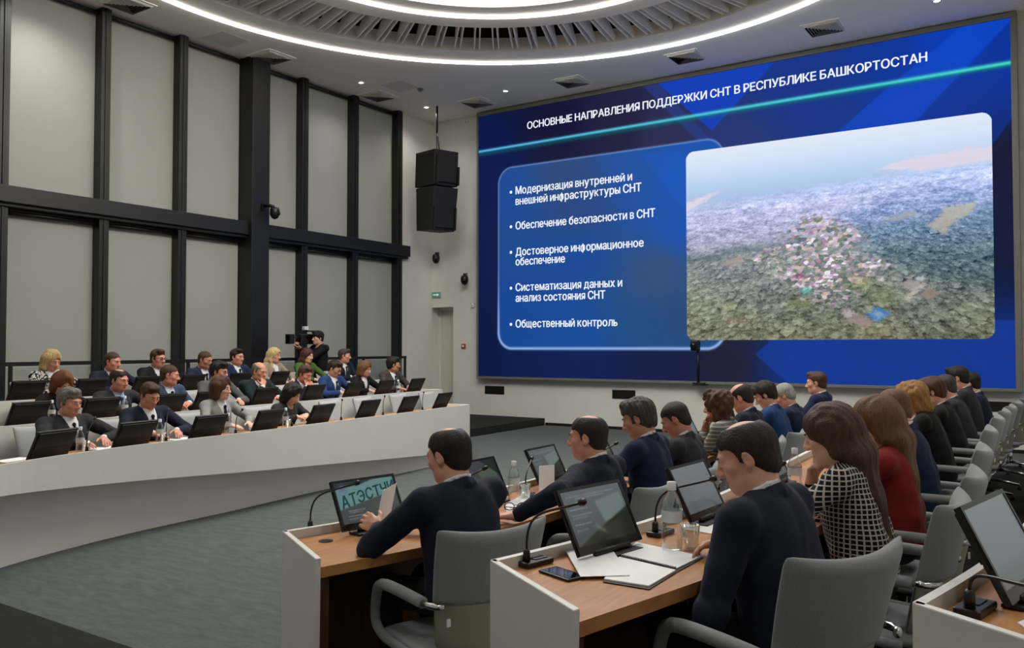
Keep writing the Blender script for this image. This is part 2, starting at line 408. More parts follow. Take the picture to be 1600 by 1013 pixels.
def ring_flat(r0, r1, z0, z1):
    m = MB(); A, B = ringpts(r0, z0), ringpts(r1, z0); C, D = ringpts(r0, z1), ringpts(r1, z1)
    fs = []
    for k in range(NSEG):
        j = (k + 1) % NSEG
        fs += [(k, j, NSEG + j, NSEG + k)[::-1], (2 * NSEG + k, 2 * NSEG + j, 3 * NSEG + j, 3 * NSEG + k), (k, 2 * NSEG + k, 2 * NSEG + j, j)[::-1], (NSEG + k, NSEG + j, 3 * NSEG + j, 3 * NSEG + k)]
    m.add(A + B + C + D, fs); return m
ring_strip = empty('led_strip', (0, 0, 0), 0, 'thin glowing white light line circling the round ceiling opening', 'ceiling light')
ring_flat(R_STRIP - 0.025, R_STRIP + 0.025, CEIL - 0.028, CEIL - 0.001).build('light_line', emit('strip light', (255, 250, 240), STRIP_E), ring_strip)
cl = empty('ceiling_rosette', (0, 0, 0), 0, 'round ceiling feature of pale radial fins around a glowing central lamp', 'ceiling light')
ring_flat(R_STRIP2 - 0.04, R_DISC, CEIL - 0.02, CEIL + 0.25).build('outer_disc', M_CEIL, cl)
ring_flat(R_LAMP, R_STRIP2 - 0.04, CEIL - 0.02, CEIL + 0.25).build('inner_disc', M_CEIL, cl)
ring_flat(R_STRIP2 - 0.03, R_STRIP2 + 0.03, CEIL - 0.046, CEIL - 0.021).build('light_line', emit('strip light', (255, 250, 240), STRIP_E), cl)
m = MB(); m.prism([p[:2] for p in ringpts(R_LAMP, 0)], CEIL + 0.0, CEIL + 0.05); m.build('lamp_diffuser', emit('ceiling lamp', (255, 249, 240), LAMP_E), cl)
M_FIN = mat('fin paint', (240, 238, 233), 0.7, var=0.02, scale=5)
NP = 92; hidden = MB(); nf = 0
fins = []
for k in range(NP):
    for sgn in (-1, 1):
        a = 2 * PI * (k + 0.5) / NP + sgn * 0.0095
        c, s = math.cos(a), math.sin(a); t = np.array([-s, c]) * 0.011
        o = np.array([cx, cy]); pr = lambda r: o + r * np.array([c, s])
        prof = [(R_DISC - 0.02, CEIL + 0.02), (R_HOLE - 0.05, CEIL + 0.03), (R_HOLE - 0.02, CEIL + 0.12), (R_DISC - 0.02, CEIL + 0.55)]
        P = []
        for d in (-1, 1):
            for r, z in prof: q = pr(r) + d * t; P.append((q[0], q[1], z))
        fins.append((a, P))
FF = [(0, 1, 2, 3), (7, 6, 5, 4), (0, 4, 5, 1), (1, 5, 6, 2), (2, 6, 7, 3), (3, 7, 4, 0)]
mid = math.radians(105)
fins.sort(key=lambda f: abs((f[0] - mid + PI) % (2 * PI) - PI))
for i, (a, P) in enumerate(fins):
    if i < 100:
        MB().add(P, FF).build('fin', M_FIN, cl)
    else: hidden.add(P, FF)
tag(hidden.build('fin_rest', M_FIN, cl), kind='stuff')

# diffusers, downlights, detector on the ceiling
def diffuser(x, y, label):
    e = empty('air_diffuser', (x, y, CEIL), 0, label, 'vent', 'square ceiling air diffusers')
    S = 0.30
    m = MB(); m.box((-S, -S, -0.012), (S, -S + 0.03, -0.001)); m.box((-S, S - 0.03, -0.012), (S, S, -0.001)); m.box((-S, -S + 0.03, -0.012), (-S + 0.03, S - 0.03, -0.001)); m.box((S - 0.03, -S + 0.03, -0.012), (S, S - 0.03, -0.001))
    m.build('frame', M_CEIL, e)
    m = MB(); m.box((-S + 0.03, -S + 0.03, -0.004), (S - 0.03, S - 0.03, -0.001)); m.build('backing', M_VOID, e)
    m = MB()
    for j in range(6):
        r = 0.03 + j * 0.042
        A = [(-r, -r), (r, -r), (r, r), (-r, r)]; B = [(p[0] * (r + 0.05) / r, p[1] * (r + 0.05) / r) for p in A]
        rb = min(r + 0.034, S - 0.03); B = [(p[0] * rb / r, p[1] * rb / r) for p in A]
        m.add([(p[0], p[1], -0.040) for p in A] + [(p[0], p[1], -0.008) for p in B], [(q, (q + 1) % 4, 4 + (q + 1) % 4, 4 + q) for q in range(4)])
    m.build('louvre', mat('vent grey paint', (196, 195, 190), 0.7, var=0.03), e)
DIF = [(-11.62, 4.4, 'outside the left edge above the blinds'), (-11.62, 7.14, 'cut by the top edge above the left blinds'), (-11.65, 9.87, 'above the wide black column'), (-11.68, 12.62, 'left of the hanging speakers near the blinds'), (-10.27, 14.1, 'above the left end of the big screen'), (-7.95, 14.0, 'between the two middle vents over the screen title'), (-5.6, 13.9, 'above the middle of the big screen'), (-3.26, 13.85, 'nearest the right above the big screen')]
DIF[5] = (-7.95, 14.0, 'second from the left above the big screen')
for x, y, l in DIF: diffuser(x, y, 'square ceiling air vent ' + l)
DL = [(-11.37, 11.81, 'left of the smoke detector'), (-11.39, 13.8, 'beside the rod of the hanging speakers'), (-9.35, 13.79, 'above the left part of the big screen'), (-1.62, 13.69, 'at the top edge above the right of the screen'), (-11.37, 6.0, 'outside the picture over the left seats'), (1.6, 11.0, 'outside the picture over the right seats'), (1.6, 7.5, 'outside the picture right of the round ceiling'), (1.6, 4.0, 'outside the picture behind the right seats'), (-9.0, -0.5, 'outside the picture at the back left'), (-5.5, -0.8, 'outside the picture at the back middle'), (-2.0, -0.5, 'outside the picture at the back right'), (1.4, 0.6, 'outside the picture behind the last right desk'), (-7.2, 13.79, ''), ]  # the out-of-view entries are added fill lamps
def spot(x, y, z, power, parent=None, size=2.4, blend=0.9, aim=None, rad=0.06):
    d = bpy.data.lights.new('downlight_bulb', 'SPOT'); d.energy = power; d.spot_size = size; d.spot_blend = blend; d.color = (1.0, 0.985, 0.965); d.shadow_soft_size = rad
    o = bpy.data.objects.new('downlight_bulb', d); COL.objects.link(o); o.location = (x, y, z)
    if aim is not None:
        o.rotation_euler = Vector(aim).to_track_quat('-Z', 'Y').to_euler()
    if parent is not None: o.parent = parent
    return o
for x, y, l in DL[:-1]:
    e = empty('downlight', (x, y, CEIL), 0, 'small round bright ceiling downlight ' + l, 'ceiling light', 'ceiling downlights')
    MB().lathe([(0.0, -0.006), (0.045, -0.006), (0.045, -0.001)], 20).build('lens', emit('downlight lens', (255, 250, 240), 14.0), e)
    MB().lathe([(0.045, -0.010), (0.065, -0.008), (0.065, -0.001)], 20, caps=False).build('trim_ring', M_CHROME, e, smooth=True)
    spot(0, 0, -0.03, SPOT_W * (3.0 if 'outside' in l else 1.0), e)  # added unseen downlights burn stronger, as fill
e = empty('smoke_detector', (-10.68, 12.75, CEIL), 0, 'small round grey smoke detector on the ceiling between downlights', 'smoke detector')
MB().lathe([(0.0, -0.05), (0.03, -0.05), (0.035, -0.03), (0.06, -0.025), (0.065, -0.001)], 20).build('housing', M_GREYM, e, smooth=True)
for x, y, l in ((-11.62, 8.9, 'beside the vent over the wide column'), (-10.9, 12.4, 'right of the vent by the far blinds')):
    m = MB(); m.box((x - 0.27, y - 0.27, CEIL - 0.006), (x + 0.27, y + 0.27, CEIL - 0.001))
    tag(m.build('ceiling_hatch', mat('hatch paint', (212, 210, 206), 0.8, var=0.02), bevel=0.002), 'flat square grey ceiling hatch ' + l, 'hatch', 'ceiling access hatches')
# the hall's general lighting: warm ceiling area lamp of the rosette, throwing light down
for (x, y, w, s) in ((cx, cy, FILL_W * 9, 4.6),):
    d = bpy.data.lights.new('rosette_light', 'AREA'); d.shape = 'DISK'; d.size = s; d.energy = w; d.color = (1.0, 0.985, 0.96)
    o = bpy.data.objects.new('rosette_light', d); COL.objects.link(o); o.location = (x, y, CEIL - 0.05); o.parent = cl

# ------------------------------------------------------------------ the LED screen and its slide
SX0, SX1, SZ0, SZ1 = -10.70, -0.75, 0.98, 6.60
SY = YW - 0.14
_k = 0.14
def on_screen(px, py, y=None): return at_y(px, py, SY - 0.002 if y is None else y)
scr = empty('led_screen', ((SX0 + SX1) / 2, YW, SZ0), 0, 'huge wall screen showing a blue slide with bullet list and aerial photo', 'screen')
INV = Matrix.Translation((-(SX0 + SX1) / 2, -YW, -SZ0))
def emat_attr(name, strength, rough=0.7, spec=0.05):
    m, nt, b = new_mat(name)
    a = nt.nodes.new('ShaderNodeVertexColor'); a.layer_name = 'screen'
    b.inputs['Base Color'].default_value = (0.004, 0.004, 0.004, 1); b.inputs['Roughness'].default_value = rough; b.inputs['Specular IOR Level'].default_value = spec
    nt.links.new(a.outputs['Color'], b.inputs['Emission Color']); b.inputs['Emission Strength'].default_value = strength
    return m
def lin(c):
    c = np.clip(np.asarray(c, float) / 255, 0, 1); return np.where(c <= 0.04045, c / 12.92, ((c + 0.055) / 1.055) ** 2.4)
def picture(name, P00, P10, P01, nx, nz, colour, material, parent, mask=None):
    """A flat display area: P00 lower left, P10 lower right, P01 upper left; colour(X,Z)->sRGB."""
    P00, P10, P01 = map(np.array, (P00, P10, P01))
    u, w = np.meshgrid(np.linspace(0, 1, nx), np.linspace(0, 1, nz))
    P = P00 + u[..., None] * (P10 - P00) + w[..., None] * (P01 - P00)
    C = lin(colour(P, u, w))
    idx = np.arange(nx * nz).reshape(nz, nx)
    q = np.stack([idx[:-1, :-1], idx[:-1, 1:], idx[1:, 1:], idx[1:, :-1]], -1).reshape(-1, 4)
    if mask is not None:
        uc = (u[:-1, :-1] + u[1:, 1:]) / 2; wc = (w[:-1, :-1] + w[1:, 1:]) / 2
        q = q[mask(uc, wc).reshape(-1)]
    me = bpy.data.meshes.new(name)
    me.vertices.add(nx * nz); me.vertices.foreach_set('co', P.reshape(-1).astype(np.float32))
    me.loops.add(len(q) * 4); me.loops.foreach_set('vertex_index', q.reshape(-1).astype(np.int32))
    me.polygons.add(len(q)); me.polygons.foreach_set('loop_start', np.arange(0, len(q) * 4, 4, dtype=np.int32))
    me.update(); me.validate()
    at = me.color_attributes.new('screen', 'FLOAT_COLOR', 'POINT')
    rgba = np.concatenate([C.reshape(-1, 3), np.ones((nx * nz, 1))], 1)
    at.data.foreach_set('color', rgba.reshape(-1).astype(np.float32))
    me.materials.append(material)
    o = bpy.data.objects.new(name, me); COL.objects.link(o)
    if parent is not None:
        o.parent = parent; o.matrix_parent_inverse = INV if parent is scr else Matrix()
    return o
def vproj(P):
    v = (P - CAMP) @ CAMR
    return PCX + F * v[..., 0] / -v[..., 2], PCY - F * v[..., 1] / -v[..., 2]
def sst(a, b, x): t = np.clip((x - a) / (b - a), 0, 1); return t * t * (3 - 2 * t)
def inpoly(X, Y, poly, soft=1.5):
    """Soft mask of a convex polygon given in any winding."""
    a = sum(poly[i][0] * poly[(i + 1) % len(poly)][1] - poly[(i + 1) % len(poly)][0] * poly[i][1] for i in range(len(poly)))
    d = np.full(X.shape, 1e9)
    for i in range(len(poly)):
        (x0, y0), (x1, y1) = poly[i], poly[(i + 1) % len(poly)]
        L = math.hypot(x1 - x0, y1 - y0); e = ((x1 - x0) * (Y - y0) - (y1 - y0) * (X - x0)) / L * (1 if a > 0 else -1)
        d = np.minimum(d, e)
    return sst(-soft, soft, d)
def idw(X, Y, pts, p=3):
    num = np.zeros(X.shape + (3,)); den = np.zeros(X.shape)
    for x, y, c in pts:
        w = 1 / (((X - x) ** 2 + (Y - y) ** 2) + 200) ** (p / 2); num += w[..., None] * np.array(c, float); den += w
    return num / den[..., None]
def blend(C, m, c): return C * (1 - m[..., None]) + np.array(c, float) * m[..., None]
BASEC = [(765, 250, (8, 26, 84)), (760, 560, (6, 24, 72)), (860, 195, (16, 20, 58)), (960, 200, (34, 34, 66)), (1040, 215, (46, 50, 92)), (1150, 230, (40, 60, 130)), (1300, 190, (22, 60, 150)), (1240, 130, (24, 58, 150)), (1400, 150, (14, 60, 170)), (1500, 60, (8, 66, 200)), (1570, 60, (8, 56, 180)), (1570, 250, (20, 28, 62)), (1570, 400, (14, 26, 68)), (1570, 540, (14, 44, 118)), (1400, 580, (15, 48, 120)), (1250, 575, (15, 50, 128)), (1130, 575, (30, 34, 58)), (1040, 575, (22, 30, 76)), (900, 565, (10, 34, 92)), (800, 565, (8, 30, 82))]
PANELC = [(800, 300, (28, 74, 148)), (880, 270, (44, 74, 124)), (1000, 260, (34, 82, 160)), (1060, 280, (24, 84, 180)), (1060, 350, (26, 82, 172)), (900, 400, (24, 74, 148)), (1030, 430, (50, 80, 122)), (1060, 500, (36, 74, 122)), (800, 500, (20, 70, 146)), (1000, 520, (32, 76, 132)), (900, 530, (22, 76, 152)), (900, 330, (40, 72, 130))]
def slide(P, u, w):
    X, Y = vproj(P)
    C = idw(X, Y, BASEC) * 0.9
    C = blend(C, inpoly(X, Y, [(990, 120), (1018, 120), (1114, 222), (1092, 222)]) * 0.5, (40, 66, 150))
    C = blend(C, inpoly(X, Y, [(1022, 126), (1112, 204), (1215, 92), (1100, 100)]), (18, 62, 180))
    C = blend(C, inpoly(X, Y, [(1372, 150), (1495, 40), (1590, 20), (1430, 190), (1300, 210)]) * 0.65, (12, 74, 205))
    C = blend(C, inpoly(X, Y, [(1440, 185), (1585, 30), (1600, 160), (1540, 240)]) * 0.7, (10, 50, 150))
    C = blend(C, inpoly(X, Y, [(1180, 554), (1240, 500), (1600, 500), (1600, 620), (1255, 620)]) * 0.8, (17, 58, 150))
    C = blend(C, inpoly(X, Y, [(1540, 250), (1600, 190), (1600, 420), (1540, 420)]) * 0.7, (18, 24, 52))
    # thin line under the title
    ly = 236 + (X - 757) * (98 - 236) / (1579 - 757); th = 2.0 + 1.6 * (X - 757) / 822
    g = np.clip((X - 757) / 822, 0, 1)[..., None]
    lc = np.array([92, 196, 240.]) * (1 - g) + np.array([70, 226, 196.]) * g
    m = np.exp(-((Y - ly) / (th * 1.0)) ** 2)[..., None]; C = C * (1 - m) + lc * m
    m = (np.exp(-((Y - ly - 5) / 3.0) ** 2) * 0.5)[..., None]; C = C * (1 - m) + np.array([10, 110, 110.]) * m
    # rounded panel, in screen metres
    x, z = P[..., 0], P[..., 2]
    a = on_screen(779, 300); b = on_screen(1132, 470); t = on_screen(960, 238.5); bt = on_screen(960, 545)
    c0, c1 = (a[0] + b[0]) / 2, (t[2] + bt[2]) / 2; h0, h1 = (b[0] - a[0]) / 2, (t[2] - bt[2]) / 2; r = 0.34
    qx, qz = np.abs(x - c0) - h0 + r, np.abs(z - c1) - h1 + r
    d = np.hypot(np.maximum(qx, 0), np.maximum(qz, 0)) + np.minimum(np.maximum(qx, qz), 0) - r
    PC = idw(X, Y, PANELC)
    PC = blend(PC, inpoly(X, Y, [(1000, 240), (1060, 236), (1140, 330), (1140, 420)]) * 0.5, (28, 88, 190))
    C = C * (1 - sst(0.01, -0.01, d)[..., None]) + PC * sst(0.01, -0.01, d)[..., None]
    bw = 0.016 + 0.014 * sst(c1, bt[2], z)
    e = np.exp(-(d / bw) ** 2)[..., None] * (0.6 + 0.4 * sst(c1, bt[2], z))[..., None]
    return C * (1 - e) + np.array([150, 182, 236.]) * e
M_SLIDE = emat_attr('lit slide', SCREEN_E)
picture('slide', (SX0, SY - 0.002, SZ0), (SX1, SY - 0.002, SZ0), (SX0, SY - 0.002, SZ1), 720, 300, slide, M_SLIDE, scr)
def vnoise(x, y, seed=0):
    xi, yi = np.floor(x).astype(int), np.floor(y).astype(int); fx, fy = x - xi, y - yi
    def h(a, b):
        n = (a * 374761393 + b * 668265263 + seed * 1442695041) & 0xffffffff
        n = ((n ^ (n >> 13)) * 1274126177) & 0xffffffff; return ((n ^ (n >> 16)) & 0xffff) / 65535.0
    fx, fy = fx * fx * (3 - 2 * fx), fy * fy * (3 - 2 * fy)
    return (h(xi, yi) * (1 - fx) + h(xi + 1, yi) * fx) * (1 - fy) + (h(xi, yi + 1) * (1 - fx) + h(xi + 1, yi + 1) * fx) * fy
def worley(x, y, seed=0):
    xi, yi = np.floor(x).astype(int), np.floor(y).astype(int); best = np.full(x.shape, 9.0); val = np.zeros(x.shape); by = np.zeros(x.shape)
    def h(a, b, s):
        n = (a * 374761393 + b * 668265263 + (s + seed) * 1442695041) & 0xffffffff
        n = ((n ^ (n >> 13)) * 1274126177) & 0xffffffff; return ((n ^ (n >> 16)) & 0xffff) / 65535.0
    for dx in (-1, 0, 1):
        for dy in (-1, 0, 1):
            px, py = xi + dx + h(xi + dx, yi + dy, 1), yi + dy + h(xi + dx, yi + dy, 2)
            d = np.hypot(px - x, py - y); m = d < best
            best = np.where(m, d, best); val = np.where(m, h(xi + dx, yi + dy, 3), val); by = np.where(m, py - y, by)
    return best, val, by
def fbm(x, y, seed, n=4):
    t = np.zeros(x.shape); a = 0.5
    for k in range(n): t += a * vnoise(x * 2 ** k, y * 2 ** k, seed + k); a /= 2
    return t / (1 - 0.5 ** n)
def aerial(P, u, w):
    a, b = u, 1 - w
    B = [(0.0, (226, 233, 248)), (0.08, (214, 228, 248)), (0.18, (188, 212, 242)), (0.26, (172, 194, 232)), (0.34, (168, 178, 212)), (0.48, (146, 154, 178)), (0.60, (126, 134, 138)), (0.8, (110, 117, 108)), (1.0, (108, 109, 88))]
    C = np.stack([np.interp(b, [q[0] for q in B], [q[1][i] for q in B]) for i in range(3)], -1)
    hz = np.clip((b - 0.16) / 0.84, 0, 1); k = 1 / (0.22 + 0.78 * hz)
    sx, sy = (a - 0.5) * 38 * k, np.log(0.16 + hz) * 40
    sx = sx + 0.9 * (fbm(sx * 0.9, sy * 0.9, 31) - 0.5); sy = sy + 0.9 * (fbm(sx * 0.9, sy * 0.9, 41) - 0.5)
    wx_, wy_ = fbm(sx * 3.1, sy * 3.1, 51), fbm(sx * 3.1, sy * 3.1, 61); sx = sx + 0.8 * (wx_ - 0.5); sy = sy + 0.8 * (wy_ - 0.5)
    d1, v1, y1 = worley(sx, sy * 0.8, 3); d2, v2, y2 = worley(sx * 2.1, sy * 1.7, 9)
    f = fbm(sx * 3, sy * 3, 5)
    tree = 6 + (0.30 - d1 * d1) * 52 + (v1 - 0.5) * 44 - y1 * 30 + (0.25 - d2 * d2) * 40 - y2 * 26 + (v2 - 0.5) * 30 + (f - 0.5) * 60 + (vnoise(a * 420, b * 330, 77) - 0.5) * 30
    amp = 0.85 * sst(0.30, 0.66, b)
    C = C + (tree * amp)[..., None] * np.array([1.0, 1.03, 0.92])
    big = fbm(a * 5, b * 8, 4) - 0.5; C = C + (big * 60 * amp)[..., None] * np.array([1.0, 0.95, 0.5])
    # far streets and gardens in the haze
    n1 = vnoise(a * 190, b * 250, 1); n2 = fbm(a * 50, b * 110, 2); n3 = fbm(a * 16, b * 60, 12)
    town = sst(0.22, 0.32, b - 0.08 * (0.5 - a)) * (1 - sst(0.48, 0.60, b + 0.12 * a))
    C = C + (town * ((n1 - 0.5) * 46 + (n2 - 0.5) * 80 + (n3 - 0.5) * 60))[..., None] * np.array([1.1, 0.98, 0.9]) + (town * 26)[..., None] * np.array([1, 0.75, 0.95])
    # dark woods on the right and the hedge lines
    wood = inpoly(a, b, [(0.42, 0.50), (0.62, 0.36), (0.86, 0.30), (1.05, 0.33), (1.05, 1.05), (0.9, 1.05), (0.66, 0.62)], 0.05)
    C = C - (wood * (1 - sst(0.6, 0.95, b)))[..., None] * np.array([44., 28., 20.]) + (wood * tree * 0.35 * (1 - sst(0.5, 0.66, b)))[..., None]
    hedge = np.exp(-((b - (0.575 - 0.12 * a + 0.012 * np.sin(a * 24) + 0.03 * (n3 - 0.5))) / 0.02) ** 2) * (1 - sst(0.34, 0.5, a)) * 0.45
    C = blend(C, hedge, (62, 82, 86))
    # garden plots: little roofs, beds and trees
    dh, vh, yh = worley(a * 66 + b * 24, b * 60 - a * 20, 17); n5 = fbm(a * 40, b * 36, 23)
    pal = np.array([(206, 190, 204), (168, 146, 166), (92, 104, 96), (186, 166, 178), (128, 128, 116), (226, 220, 228), (150, 120, 146), (104, 116, 96), (190, 172, 160), (84, 96, 100)], float)
    pc = pal[np.clip((vh * 10).astype(int), 0, 9)] * 1.06 + 8 + (n1[..., None] - 0.5) * 40
    for poly in ([(0.18, 0.60), (0.34, 0.52), (0.60, 0.47), (0.64, 0.53), (0.40, 0.60)], [(0.30, 0.66), (0.50, 0.57), (0.72, 0.63), (0.66, 0.72), (0.46, 0.80)], [(0.42, 0.80), (0.58, 0.74), (0.60, 0.80), (0.50, 0.85)], [(0.34, 0.48), (0.46, 0.38), (0.60, 0.46), (0.42, 0.53)]):
        m = inpoly(a + 0.05 * (n5 - 0.5), b + 0.06 * (n5 - 0.5), poly, 0.02) * sst(0.70, 0.5, n2 + 0.1 * (n5 - 0.5)) * 0.9
        C = C * (1 - m[..., None]) + pc * m[..., None]
    ja, jb = a + 0.014 * (n2 - 0.5), b + 0.02 * (n1 - 0.5) + 0.012 * (n2 - 0.5)
    for poly, c in (([(0.665, 0.20), (0.74, 0.175), (0.84, 0.16), (1.02, 0.15), (1.02, 0.215), (0.80, 0.23)], (230, 216, 230)), ([(-0.02, 0.27), (0.13, 0.225), (0.05, 0.29), (-0.02, 0.33)], (234, 218, 230)),
                    ([(0.86, 0.405), (0.955, 0.395), (0.94, 0.44), (0.89, 0.475), (0.855, 0.45)], (188, 184, 170)), ([(0.815, 0.485), (0.855, 0.44), (0.89, 0.475), (0.865, 0.525)], (186, 176, 162)), ([(0.68, 0.440), (0.77, 0.415), (0.80, 0.428), (0.72, 0.45)], (166, 168, 172)),
                    ([(0.63, 0.885), (0.665, 0.845), (0.70, 0.875), (0.665, 0.915)], (60, 124, 214)), ([(0.645, 0.882), (0.66, 0.866), (0.685, 0.885), (0.668, 0.90)], (150, 170, 190)), ([(0.565, 0.91), (0.60, 0.88), (0.655, 0.91), (0.62, 0.945)], (160, 138, 138)), ([(0.55, 0.87), (0.575, 0.855), (0.60, 0.88), (0.57, 0.90)], (196, 180, 186)),
                    ([(0.73, 0.745), (0.76, 0.725), (0.81, 0.75), (0.77, 0.785)], (172, 158, 160)), ([(0.74, 0.815), (0.80, 0.745), (0.812, 0.75), (0.755, 0.825)], (196, 184, 176)), ([(0.79, 0.80), (0.815, 0.765), (0.85, 0.79), (0.82, 0.825)], (150, 132, 122)),
                    ([(0.415, 0.755), (0.44, 0.74), (0.455, 0.765), (0.43, 0.78)], (90, 184, 172)), ([(0.395, 0.685), (0.415, 0.675), (0.43, 0.69), (0.405, 0.70)], (140, 66, 116)), ([(0.78, 0.72), (0.80, 0.712), (0.815, 0.725), (0.79, 0.735)], (200, 214, 220)),
                    ([(0.13, 0.60), (0.20, 0.575), (0.23, 0.60), (0.16, 0.625)], (166, 154, 142))):
        C = blend(C, inpoly(ja, jb, poly, 0.008) * 0.8, c)
    for (x, y, rx, ry, c) in ((0.42, 0.82, 0.06, 0.03, (132, 132, 88)), (0.62, 0.73, 0.04, 0.04, (134, 138, 78)), (0.68, 0.80, 0.05, 0.05, (112, 122, 72)), (0.19, 0.90, 0.05, 0.02, (142, 122, 100)), (0.66, 0.96, 0.05, 0.03, (128, 122, 88)), (0.16, 0.83, 0.03, 0.02, (140, 140, 100))):
        C = blend(C, np.exp(-((a - x) / rx) ** 2 - ((b - y) / ry) ** 2) * 0.55, c) + (np.exp(-((a - x) / rx) ** 2 - ((b - y) / ry) ** 2) * tree * 0.3)[..., None]
    return C
p00, p10, p01 = on_screen(1074.5, 531), on_screen(1555.5, 531), on_screen(1071, 238)
zt = (on_screen(1071, 238)[2] + on_screen(1549, 175)[2]) / 2; zb = (p00[2] + p10[2]) / 2; xa = (p00[0] + p01[0]) / 2; xb = (on_screen(1549, 200)[0] + p10[0]) / 2
def rr(u, w):
    W, H, r = xb - xa, zt - zb, 0.15
    qx, qz = np.abs(u - 0.5) * W - W / 2 + r, np.abs(w - 0.5) * H - H / 2 + r
    return (np.hypot(np.maximum(qx, 0), np.maximum(qz, 0)) + np.minimum(np.maximum(qx, qz), 0) - r) < 0
picture('aerial_photo', (xa, SY - 0.004, zb), (xb, SY - 0.004, zb), (xa, SY - 0.004, zt), 520, 380, aerial, M_SLIDE, scr, rr)
_GL = {}
SMALL = 'внгдзийклмнпптцчшщыьъэюяжф'
def glyph(ch):
    """Outline fill of one character as (verts Nx2, faces); small Cyrillic letters reuse their capital's shape."""
    if ch in _GL: return _GL[ch]
    src = ch.upper() if ch in SMALL else ch
    cu = bpy.data.curves.new('glyph', 'FONT'); cu.body = src; cu.size = 1.0; cu.resolution_u = 4
    o = bpy.data.objects.new('glyph', cu); COL.objects.link(o)
    bpy.context.view_layer.update(); dg = bpy.context.evaluated_depsgraph_get()
    me = bpy.data.meshes.new_from_object(o.evaluated_get(dg)); bpy.data.objects.remove(o); bpy.data.curves.remove(cu)
    v = np.array([q.co[:2] for q in me.vertices]); f = [tuple(p.vertices) for p in me.polygons]; bpy.data.meshes.remove(me)
    if ch in SMALL:
        v = v * (0.78, 0.755)
        if ch == 'ф': v = v * (1.0, 1.35) - (0, 0.14)
        if ch in 'дцщ': v = v * (0.95, 1.0)
    v[:, 0] -= v[:, 0].min(); _GL[ch] = (v, f); return _GL[ch]
def lettering(body, bold=0.03, gap=0.085):
    """Verts Nx2 and faces of a line of text starting at x=0, cap height about 0.73, and its length."""
    V, Q, x = [], [], 0.0
    for ch in body:
        if ch == ' ': x += 0.24; continue
        v, f = glyph(ch)
        for dx, dy in (((-1, 0), (1, 0), (0, 0.5), (0, -0.5)) if bold else ((0, 0),)):
            b = len(V); V += [(q[0] + x + dx * bold, q[1] + dy * bold) for q in v]; Q += [tuple(b + i for i in p) for p in f]
        x += v[:, 0].max() + gap + 2 * bold * 0.5
    return np.array(V), Q, x - gap
def text(body, p0, p1, name, parent, y, material, bold=0.03, cap=None, inv=True):
    """Lettering on a plane facing -y: p0 baseline start, p1 baseline end (world x,z)."""
    V, Q, L = lettering(body, bold); sx = (p1[0] - p0[0]) / L; sz = cap / 0.73 if cap else sx
    me = bpy.data.meshes.new(name); me.from_pydata([(p0[0] + a * sx, y - 0.0001 * 0, p0[1] + b * sz) for i, (a, b) in enumerate(V)], [], Q); me.update()
    me.materials.append(material)
    o = bpy.data.objects.new(name, me); COL.objects.link(o); o.parent = parent
    if inv: o.matrix_parent_inverse = INV
    return o
M_TXT = emit('slide lettering', (236, 242, 252), 1.0)
def srow(body, s, e, cap, name='bullet_text', bold=0.03):
    a, b = on_screen(*s), on_screen(*e); z = (a[2] + b[2]) / 2
    return text(body, (a[0], z), (b[0], z), name, scr, SY - 0.006, M_TXT, bold, cap)
srow('ОСНОВНЫЕ НАПРАВЛЕНИЯ ПОДДЕРЖКИ СНТ В РЕСПУБЛИКЕ БАШКОРТОСТАН', (824, 203), (1449, 94), 0.150, 'title_text', 0.026)
for body, s, e in (('Модернизация внутренней и', (806, 304), (988, 281.5)), ('внешней инфраструктуры СНТ', (806, 321), (1002.5, 298)), ('Обеспечение безопасности в СНТ', (806, 359), (1024, 338.5)), ('Достоверное информационное', (806, 400.5), (1006, 384.5)), ('обеспечение', (806, 415), (883, 410)), ('Систематизация данных и', (806, 455), (972.5, 448)), ('анализ состояния СНТ', (806, 471.5), (946, 467)), ('Общественный контроль', (806, 511.5), (965, 510))):
    srow(body, s, e, 0.163)
for px, py in ((798.5, 300.5), (798.5, 354.5), (798.5, 394.5), (798.5, 450.5), (798.5, 507)):
    p = on_screen(px, py); m = MB(); m.lathe([(0.0, 0.0), (0.033, 0.0)], 14)
    m.v = [(p[0] + v[0], SY - 0.006, p[2] + v[1]) for v in m.v]; o = m.build('bullet_dot', M_TXT, scr); o.matrix_parent_inverse = INV
m = MB()
m.box((SX0, SY, SZ0), (SX1, YW - 0.02, SZ1), 0)
o = m.build('screen_body', mat('black led face', (10, 12, 18), 0.6, var=0.1), scr); o.matrix_parent_inverse = INV
m = MB(); B = 0.085
m.box((SX0 - 0.04, SY - 0.03, SZ1), (SX1 + B, YW - 0.001, SZ1 + B)); m.box((SX0 - 0.04, SY - 0.03, SZ0 - 0.05), (SX1 + B, YW - 0.001, SZ0)); m.box((SX0 - 0.04, SY - 0.03, SZ0), (SX0, YW - 0.001, SZ1)); m.box((SX1, SY - 0.03, SZ0), (SX1 + B, YW - 0.001, SZ1))
o = m.build('screen_frame', M_GREYM, scr, bevel=0.004); o.matrix_parent_inverse = INV
